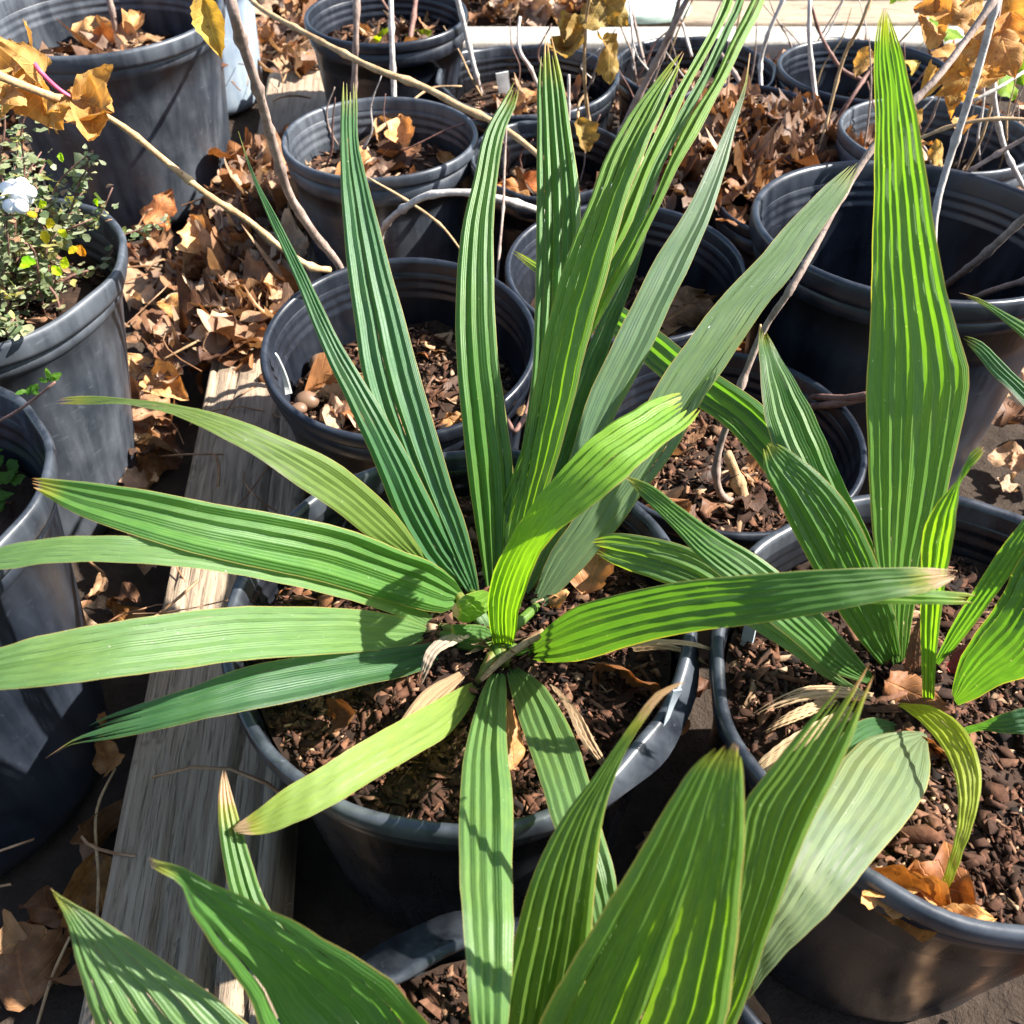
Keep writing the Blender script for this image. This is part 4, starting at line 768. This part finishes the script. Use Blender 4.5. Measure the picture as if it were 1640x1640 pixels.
def tangle(s_, x0, x1, y0, y1, z0, n_, seed, h=(.06, .17), mats=('cane', 'cane_tan', 'cane_pale', 'cane_red')):
    r = np.random.default_rng(seed)
    for i in range(n_):
        x, y, L, lean = r.uniform(x0, x1), r.uniform(y0, y1), r.uniform(*h), r.normal(0, .45, 2); p = at(x, y, z0); P = [p]
        for q in (.3, .6, 1.0): P.append(p + np.array([lean[0] * L * q + r.normal(0, .006), lean[1] * L * q * .6, L * q]))
        V, F = tube(P, np.array([.0016, .0014, .0012, .0007]) * r.uniform(.6, 1.2), i, 6, 5, .03); mesh_obj('side_shoot', V, F, M[mats[r.integers(0, 4)]], s_)
tangle(s14, 1340, 1640, 225, 285, .15, 16, 1)
tangle(s10, 1250, 1500, 110, 155, .09, 9, 2)
tangle(s9, 1000, 1230, 100, 230, .10, 12, 3)
tangle(s7, 720, 950, 130, 175, .12, 5, 4, (.05, .11))
tangle(s8, 800, 960, 260, 300, .14, 5, 5, (.04, .1))
tangle(s5, 520, 700, 225, 270, .16, 4, 6, (.04, .1))

# loose twigs resting on things
def loose(name, px, rad, mat, label, cat='twig', seed=0, knots=0, group='loose twigs'):
    P = [at(*p) for p in px]; V, F = tube(P, rad, seed, 8, 6, knots); o = mesh_obj(name, V, F, mat); tag(o, label, cat, group); return o
loose('twig', [(770,1090,.226),(800,1060,.230),(835,1035,.232),(872,1012,.236)], [.0014,.0022,.0024,.0026], M['cane_tan'], 'short tan stick lying across the crown of the central plant', seed=50)
loose('twig', [(853,622,.20),(845,655,.205),(835,678,.212),(826,690,.212),(812,668,.206)], [.0018,.002,.0024,.002,.0016], M['cane_red'], 'hooked brown leaf stalk on the front rim of the acorn pot', seed=51)
loose('twig', [(1288,634,.17),(1320,636,.19),(1350,638,.20),(1392,632,.215)], [.002,.0028,.003,.003], M['cane_red'], 'red-brown twig touching the left edge of the tallest leaf', seed=52)
loose('twig', [(1290,652,.17),(1330,648,.19),(1392,636,.21)], [.003,.0034,.003], M['cane_red'], 'darker twig lying just below the red-brown twig', seed=53)
loose('twig', [(1418,905,.265),(1420,885,.275),(1422,862,.285)], [.0016,.002,.0018], M['cane_red'], 'tiny dark mottled twig against the foot of the tallest leaf', seed=54, knots=.004)
loose('twig', [(262,575,.072),(300,555,.08),(345,532,.085)], [.001,.0014,.001], M['cane_tan'], 'thin straw pointing up in the litter beside the tall worn pot', seed=55)
loose('twig', [(150,1560,.01),(158,1420,.02),(160,1280,.03),(185,1230,.035)], [.001,.0012,.0012,.001], M['cane_tan'], 'long dry stalk between the left edge pot and the timber', seed=56)
loose('twig', [(60,1640,.01),(85,1560,.015),(112,1500,.02)], [.001,.0012,.001], M['cane_tan'], 'dry stalk on the ground in the bottom left corner', seed=57)
loose('twig', [(200,620,.03),(270,560,.05),(345,515,.075),(400,500,.08)], [.0008,.001,.001,.0008], M['cane_red'], 'long red pine needle across the sunlit litter', seed=58)

# ---------------------------------------------------------------- small-leaved bush in the tall worn pot
bx, by, bz = SO['P2'][0], SO['P2'][1], SO['P2'][2]
bush = thing('small_leaved_shrub', (bx, by, bz), 'bushy shrub of tiny green and yellow leaves in the tall worn pot', 'shrub')
R = np.random.default_rng(77); LV, LN = [], []
for i in range(120):
    a = R.uniform(0, 6.28); el = R.uniform(.12, 1.35); L = R.uniform(.07, .135) * (1 + .35 * math.sin(el)); st0 = np.array([bx + R.normal(0, .025), by + R.normal(0, .025), bz])
    d = np.array([math.cos(a) * math.cos(el), math.sin(a) * math.cos(el), math.sin(el)]); P = [st0]
    for s in np.linspace(.25, 1, 5):
        P.append(st0 + d * L * s + np.array([0, 0, .02 * s]) + R.normal(0, .005, 3))
    V, F = tube(P, np.linspace(.0015, .0006, 6), i, 5, 3); o = mesh_obj('branch', V, F, M['cane_red'], bush)
    P = np.array(P)
    for s in R.uniform(.15, 1, 62):
        k = min(int(s * 5), 4); q = P[k] + (P[k + 1] - P[k]) * (s * 5 - k); LV.append(q + R.normal(0, .004, 3))
LV = np.array(LV); n = len(LV); sz = .0058 * R.lognormal(0, .3, n)
V, F, k, uv = leaf_batch(LV, sz, R.uniform(0, 6.28, n), R.normal(0, .6, n), R.uniform(.1, .4, n), 78, 3, 5, 0)
ctr = np.repeat(LV, k, 0); V = ctr + (V - ctr) * np.array([1.25, 1.25, 1.25])
GC = np.array([[.19, .23, .12], [.26, .29, .18], [.12, .17, .08], [.32, .31, .17], [.34, .31, .10], [.34, .20, .11]])
C = np.repeat(GC[R.choice(6, n, p=[.3, .27, .18, .14, .07, .04])] * R.uniform(.8, 1.3, (n, 1)), k, 0)
o = mesh_obj('foliage', V, F, M['tiny'], bush, {'UVMap': uv}, C); o['kind'] = 'stuff'
for k_, (x, y, s_, c_) in enumerate([(75,325,.011,(1.9,1.5,.5)),(82,350,.012,(2.6,1.2,.6)),(70,370,.013,(2.5,1.2,.5)),(95,368,.012,(2.3,1.6,.3)),(35,415,.013,(1.3,1.7,.3)),(110,405,.012,(2.6,1.3,.4)),(100,430,.012,(2.4,1.7,.3)),(135,410,.011,(3,.6,.4)),(98,440,.012,(2.2,1.9,.3)),(60,345,.010,(2.6,1.2,.7)),(50,420,.012,(1.6,1.6,.2)),(155,318,.009,(1.9,1.7,.3)),(96,245,.010,(1.7,1.6,.8)),(120,395,.011,(2.9,.9,.7))]):
    dleaf(bush, x, y, .325, s_ * .75, 200 + 37 * k_, 600 + k_, 'green_leaf', name='yellowed_leaf', tint=c_, asp=.38, curl=.5)
# white berries lodged in the bush
bp = at(28, 312, .345); br = thing('berry_cluster', tuple(bp), 'cluster of glossy white berries among the tiny leaves at the left edge', 'berries')
def sphere(c, r, nu=10, nv=14, sq=1.0):
    u = np.linspace(.02, math.pi - .02, nu)[:, None]; v = np.linspace(0, 2 * math.pi, nv, endpoint=False)[None]
    return np.stack([c[0] + r * np.sin(u) * np.cos(v), c[1] + r * np.sin(u) * np.sin(v), c[2] + r * sq * np.cos(u) + 0 * v], -1).reshape(-1, 3), grid_faces(nu, nv, closed=True)
for k_ in range(15):
    x, y = 28 + 21 * math.cos(k_ * 2.4) * math.sqrt(k_ / 15), 312 + 23 * math.sin(k_ * 2.4) * math.sqrt(k_ / 15)
    V, F = sphere(at(x, y, .345 + .004 * math.cos(k_ * .5)), .0052); mesh_obj('berry', V, F, M['berry'], br)
# sprig and weeds in the left edge pot
sp = thing('weed', tuple(at(10, 760, .20)), 'small green weed inside the left edge pot', 'plant')
for k_ in range(16):
    dleaf(sp, R.uniform(-30, 25), R.uniform(705, 815), .215, .012, R.uniform(0, 360), 640 + k_, 'green_leaf', name='leaf', tint=(.35, .5, .6), asp=.45, curl=.4)
sg = thing('sprig', tuple(at(-10, 680, .27)), 'bare dark sprig with a green tuft over the left edge pot', 'twig')
cane(sg, 'stem', [(-60,712,.22),(-10,680,.28),(40,650,.30),(88,612,.32)], [.0012,.0011,.001,.0008], M['cane_red'], 60, 0)
for k_ in range(12):
    q = (80, 610) if k_ < 7 else (48, 628)
    dleaf(sg, q[0] + R.uniform(-5, 5), q[1] + R.uniform(-5, 5), .318 if k_ < 7 else .304, .008, R.uniform(0, 360), 660 + k_, 'green_leaf', name='leaf', tint=(.35, .5, .6), asp=.22, curl=.3)

# ---------------------------------------------------------------- individual fallen leaves
GL = 'single fallen leaves'
def fallen(x, y, z, s, a, seed, label, mat='dry', tint=(1, 1, 1), asp=.36, curl=1.0, lobes=.15, name='fallen_leaf'):
    o = dleaf(None, x, y, z, s, a, seed, mat, name, tint, asp, curl, None, None, lobes); tag(o, label, 'leaf', GL); return o
FL = [
 (235,360,.045,.060,60,'russet leaf leaning on the foot of the large top left pot',(1.0,.62,.45),.36,.5),
 (215,400,.03,.055,200,'dark rust leaf right of the bush pot rim',(.9,.55,.4),.4,.4),
 (200,570,.05,.060,-60,'pale tan leaf touching the right side of the tall worn pot',(1.5,1.4,1.2),.45,.1),
 (240,600,.055,.055,-30,'folded tan leaf beside the pale one near the tall worn pot',(1.3,1.2,1.0),.4,.1),
 (235,690,.04,.060,-90,'big dull brown leaf between the worn pot and the timber',(.8,.65,.5),.5,.2),
 (345,410,.08,.060,120,'sunlit cream leaf on the drift over the timber',(1.6,1.45,1.2),.4,.3),
 (375,450,.085,.055,-50,'sunlit tan leaf hanging off the drift over the timber',(1.35,1.15,.9),.35,.3),
 (320,490,.075,.055,170,'curled golden leaf low on the timber drift',(1.4,1.15,.75),.35,.2),
 (400,570,.075,.055,-110,'curled brown strip leaf where the timber emerges',(.75,.6,.5),.22,.2),
 (430,590,.075,.050,250,'second curled strip leaf touching the acorn pot',(.6,.5,.45),.2,.2),
 (180,960,.02,.080,-75,'long ribbed brown leaf standing between left edge pot and timber',(.9,.7,.45),.3,.05),
 (148,1370,.02,.060,-80,'brown oval leaf beside the foot of the timber',(.8,.65,.4),.45,.05),
 (95,1455,.015,.070,-110,'red-brown pointed leaf near the nearest leaf tip on the left',(.8,.5,.35),.3,.05),
 (45,1610,.012,.055,110,'dull brown round leaf in the bottom left corner',(.6,.5,.45),.5,.05),
 (165,1240,.03,.050,90,'small ribbed leaf edge showing beside the timber',(.8,.6,.4),.35,.05),
 (720,665,.155,.045,-70,'curled pale leaf in the acorn pot behind the second upright leaf',(1.3,1.15,1.0),.45,.3),
 (735,700,.155,.035,-20,'golden leaf scrap at the front rim of the acorn pot',(1.7,1.4,.9),.4,.2),
 (800,620,.155,.050,-60,'thin grey curled leaf against the right wall of the acorn pot',(.8,.75,.7),.2,.2),
 (680,470,.150,.050,20,'dark leaf at the back of the acorn pot',(.6,.5,.45),.35,.2),
 (1060,520,.150,.075,35,'big curled grey-brown leaf in the pot behind the central plant',(.75,.62,.55),.45,.2),
 (1110,480,.145,.050,-40,'smaller grey-brown leaf beside the big curled one',(.7,.6,.55),.4,.2),
 (650,235,.175,.040,100,'upright cream leaf at the foot of the straight pale cane',(1.7,1.5,1.25),.45,.3),
 (590,255,.172,.040,150,'tan leaf left of the straight pale cane',(1.2,1,.8),.4,.3),
 (570,265,.172,.035,20,'dark tan leaf near the left wall of the cane pot',(.9,.7,.55),.4,.3),
 (700,248,.170,.035,-30,'thin cream curled leaf right of the straight pale cane',(1.4,1.3,1.1),.25,.1),
 (830,290,.155,.045,-10,'bright rust leaf in the small oval-tag pot',(1.1,.6,.35),.35,.1),
 (850,305,.152,.040,170,'orange-brown leaf at the front of the small oval-tag pot',(1.2,.8,.5),.3,.1),
 (120,55,.20,.060,10,'large pale leaf in the top left pot beside the canes',(1.5,1.35,1.1),.4,.2),
 (150,60,.20,.050,-20,'rusty leaf beside the thick cane in the top left pot',(1.0,.65,.45),.4,.2),
 (205,55,.20,.045,70,'curled cream leaf right of the thick cane in the top left pot',(1.4,1.3,1.1),.35,.2),
 (935,950,.226,.032,60,'pale crumpled leaf on the soil behind the long right leaf',(1.1,.85,.7),.5,.5),
 (905,960,.226,.022,150,'small pale crumpled scrap near the crown of the central plant',(1.4,1.2,1.0),.5,.5),
 (530,1150,.220,.030,15,'brown flat leaf on the soil left of the yellowing leaf',(.5,.36,.28),.35,.2),
 (955,1070,.222,.050,-20,'dark brown veined leaf on the soil below the long right leaf',(.5,.33,.22),.45,.1),
 (820,1230,.222,.036,80,'broken tan leaf on the soil between the two drooping leaves',(1.0,.7,.5),.3,.4),
 (455,945,.215,.030,-70,'tan leaf scrap at the left inner wall of the central pot',(1.1,.75,.55),.45,.1),
 (485,955,.215,.030,-20,'darker leaf scrap beside it in the central pot',(.7,.5,.4),.45,.1),
 (1418,1090,.230,.030,-25,'curled brown leaf cupped at the crown of the right hand plant',(.65,.45,.32),.45,.1),
 (1450,1170,.225,.028,-40,'small shiny brown leaf scrap beside the broad pale leaf',(.8,.6,.5),.5,.1),
 (1390,950,.215,.060,-75,'hanging dry leaf at the back wall of the right hand pot',(.8,.6,.45),.3,.1),
 (1560,900,.21,.050,-60,'dry brown leaf inside the back wall of the right hand pot',(.7,.5,.35),.3,.1),
 (1520,1458,.227,.042,165,'golden dry leaf at the front rim of the right hand pot',(1.2,.85,.45),.4,.2),
 (1560,1440,.226,.036,170,'crumpled brown leaf beside the golden one at the front rim',(.8,.5,.3),.45,.3),
 (1590,1470,.226,.042,185,'straw strip leaf lying against the front rim on the right',(1.5,1.25,.85),.15,.0),
 (1500,1448,.227,.040,150,'long tan strip leaf along the front rim of the right hand pot',(1.4,1.15,.8),.18,.0),
]
for i, f_ in enumerate(FL):
    fallen(f_[0], f_[1], f_[2], f_[3], f_[4], 700 + i, f_[5], tint=f_[6], asp=f_[7], lobes=f_[8], curl=1.0)
o = fallen(1520, 1075, .225, .028, 80, 790, 'dark red crumpled leaf at the crown of the right hand plant', tint=(1, 1, 1)); o.data.materials[0] = M['red']
# oak leaf heap on the buried pot
R = np.random.default_rng(91); n = 420
x = R.normal(.315, .085, n); y = R.normal(1.10, .075, n); hgt = .155 + .042 * np.exp(-((x - .30) ** 2 + (y - 1.14) ** 2) / .012); z = hgt - R.uniform(0, .03, n)
ok = (np.hypot(x - .315, y - 1.11) < .17); x, y, z = x[ok], y[ok], z[ok]; n = len(x)
V, F, k, uv = leaf_batch(np.stack([x, y, z], -1), .040 * R.lognormal(0, .22, n), R.uniform(0, 6.28, n), R.normal(0, .38, n), R.uniform(.6, 1.3, n), 92, 7, 13, .8)
C = np.repeat(LC[R.choice(8, n, p=[.18, .18, .12, .12, .15, .03, .17, .05])] * np.array([.95, .92, .9]) * R.uniform(.7, 1.2, (n, 1)), k, 0)
tag(mesh_obj('leaf_heap', V, F, M['litter'], None, {'UVMap': uv}, C), 'heap of grey-brown oak leaves burying a pot behind the tallest leaf', 'leaf litter', None, 'stuff')
# scattered dry leaves inside the back pots
for key, nn in (('P1', 26), ('P5', 16), ('P7', 12), ('P8', 9), ('P6', 12), ('P13', 10), ('P16', 16), ('P4', 28), ('P15', 14), ('P9', 8)):
    cx_, cy_, z_, r_ = SO[key]; R = np.random.default_rng(sum(map(ord, key)) + 5); a = R.uniform(0, 6.28, nn); q = r_ * .75 * np.sqrt(R.random(nn)); sz = .034 * R.lognormal(0, .25, nn)
    V, F, k, uv = leaf_batch(np.stack([cx_ + q * np.cos(a), cy_ + q * np.sin(a), np.full(nn, z_ + .009)], -1), sz, R.uniform(0, 6.28, nn), R.normal(0, .4, nn), R.uniform(.5, 1.2, nn), 93, 7, 9, .2)
    C = np.repeat(LC[R.choice(8, nn)] * R.uniform(.8, 1.3, (nn, 1)), k, 0)
    p = POTS[key]; tag(mesh_obj('leaf_scraps', V, F, M['litter'], None, {'UVMap': uv}, C), 'dry leaf scraps on the ' + [l for l in [o_['label'] for o_ in bpy.data.objects if o_.name.startswith('potting_soil')] if l][list(SO).index(key)].replace('soil', 'soil', 1), 'leaf litter', None, 'stuff')

# ---------------------------------------------------------------- acorns, pebbles, tags, mesh pad
for k_, (x, y, r_, lb) in enumerate([(513,582,.0098,'large round tan nut beside the left wall of the acorn pot'),(492,641,.0088,'oval tan nut at the front left rim of the acorn pot'),(478,655,.006,'small tan nut half hidden next to the oval one')]):
    V, F = sphere((0, 0, 0), r_, 14, 20, .9); V[:, 0] *= 1.25 if k_ else 1.05; V += vnoise(V, k_, 160)[:, None] * .0006; c = at(x, y, .152)
    tag(mesh_obj('acorn', V + c, F, M['nut']), lb, 'nut', 'nuts in the acorn pot')
def card(name, pts, th, mat, label):
    """Small plastic label: four corner points (x, y, height) with a real thickness and rounded foot."""
    P = np.array([at(*p) for p in pts]); n_ = np.cross(P[1] - P[0], P[3] - P[0]); n_ /= np.linalg.norm(n_); nu, nv = 5, 6
    V = []; 
    for sgn in (1, -1):
        for i in np.linspace(0, 1, nv):
            for j in np.linspace(0, 1, nu):
                c = (1 - i) * ((1 - j) * P[0] + j * P[1]) + i * ((1 - j) * P[3] + j * P[2]); V.append(c + n_ * (sgn * th / 2 + .0012 * math.sin(i * 3.1)))
    F = grid_faces(nv, nu).tolist() + [f[::-1] for f in grid_faces(nv, nu, nu * nv).tolist()]
    ring_ = [j for j in range(nu)] + [i * nu + nu - 1 for i in range(1, nv)] + [(nv - 1) * nu + j for j in range(nu - 2, -1, -1)] + [i * nu for i in range(nv - 2, 0, -1)]
    for a, b in zip(ring_, ring_[1:] + ring_[:1]): F.append([b, a, a + nu * nv, b + nu * nv])
    tag(mesh_obj(name, V, F, mat, smooth=False), label, 'plant tag', 'plastic plant tags')
card('plant_tag', [(794,118,.155),(814,114,.155),(818,150,.12),(800,152,.12)], .001, M['tag'], 'square white tag stuck in the soil of the wide low pot')
card('plant_tag', [(936,206,.165),(953,212,.165),(946,248,.14),(928,240,.14)], .001, M['tag'], 'oval white tag in the small pot behind the brown-tipped leaf')
card('plant_tag', [(441,565,.205),(446,572,.205),(467,630,.165),(458,632,.165)], .0012, M['tag'], 'narrow white tag against the left wall of the acorn pot')
card('plant_tag', [(1078,1106,.262),(1092,1104,.262),(1066,1168,.225),(1050,1215,.215)], .0012, M['tag_grey'], 'grey tag leaning on the right inner wall of the central pot')
card('plant_tag', [(1195,985,.235),(1212,1000,.235),(1196,1060,.21),(1180,1050,.21)], .0012, M['tag_grey'], 'grey tag at the left inner wall of the right hand pot')
# pale green mesh pad behind the boards
mc = at(1022, 8, .045); V = []; F = []; nr, na = 7, 30
pad = thing('mesh_pad', tuple(mc), 'pale green pad with a diamond grid lying on the grey board at the top', 'pad')
for (z_, rr) in [(0, .092), (.012, .094), (.018, .088), (.018, .0)]:
    for a in np.linspace(0, 2 * math.pi, na, endpoint=False): V.append(mc + np.array([math.cos(a) * rr * 1.15, math.sin(a) * rr * .8, z_ - .012]))
mesh_obj('base', V, grid_faces(4, na, closed=True), M['meshgreen'], pad)
V = []; F = []
for d in (1, -1):
    for k_ in np.linspace(-.12, .12, 11):
        a = np.array([k_ - .08, -.08 * d]); b = np.array([k_ + .08, .08 * d]); seg = [a + (b - a) * t for t in np.linspace(0, 1, 40)]; seg = [s for s in seg if (s[0] / 1.06) ** 2 + (s[1] / .74) ** 2 < .087 ** 2]
        if len(seg) < 2: continue
        v, f = tube([mc + np.array([s[0], s[1], .0065]) for s in (seg[0], seg[len(seg) // 2], seg[-1])], .0016, 0, 5, 2); F += [[q + len(V) for q in ff] for ff in f]; V += v.tolist()
mesh_obj('grid', V, F, M['tag'], pad)['kind'] = 'stuff'
for o in bpy.data.objects:
    if '_org' in o.keys(): del o['_org']
if __import__('os').environ.get('LEAFREPORT'):
    for r in REPORT: print('LEAF', *r)
print('tris', sum(len(o.data.polygons) * 2 for o in bpy.data.objects if o.type == 'MESH'))
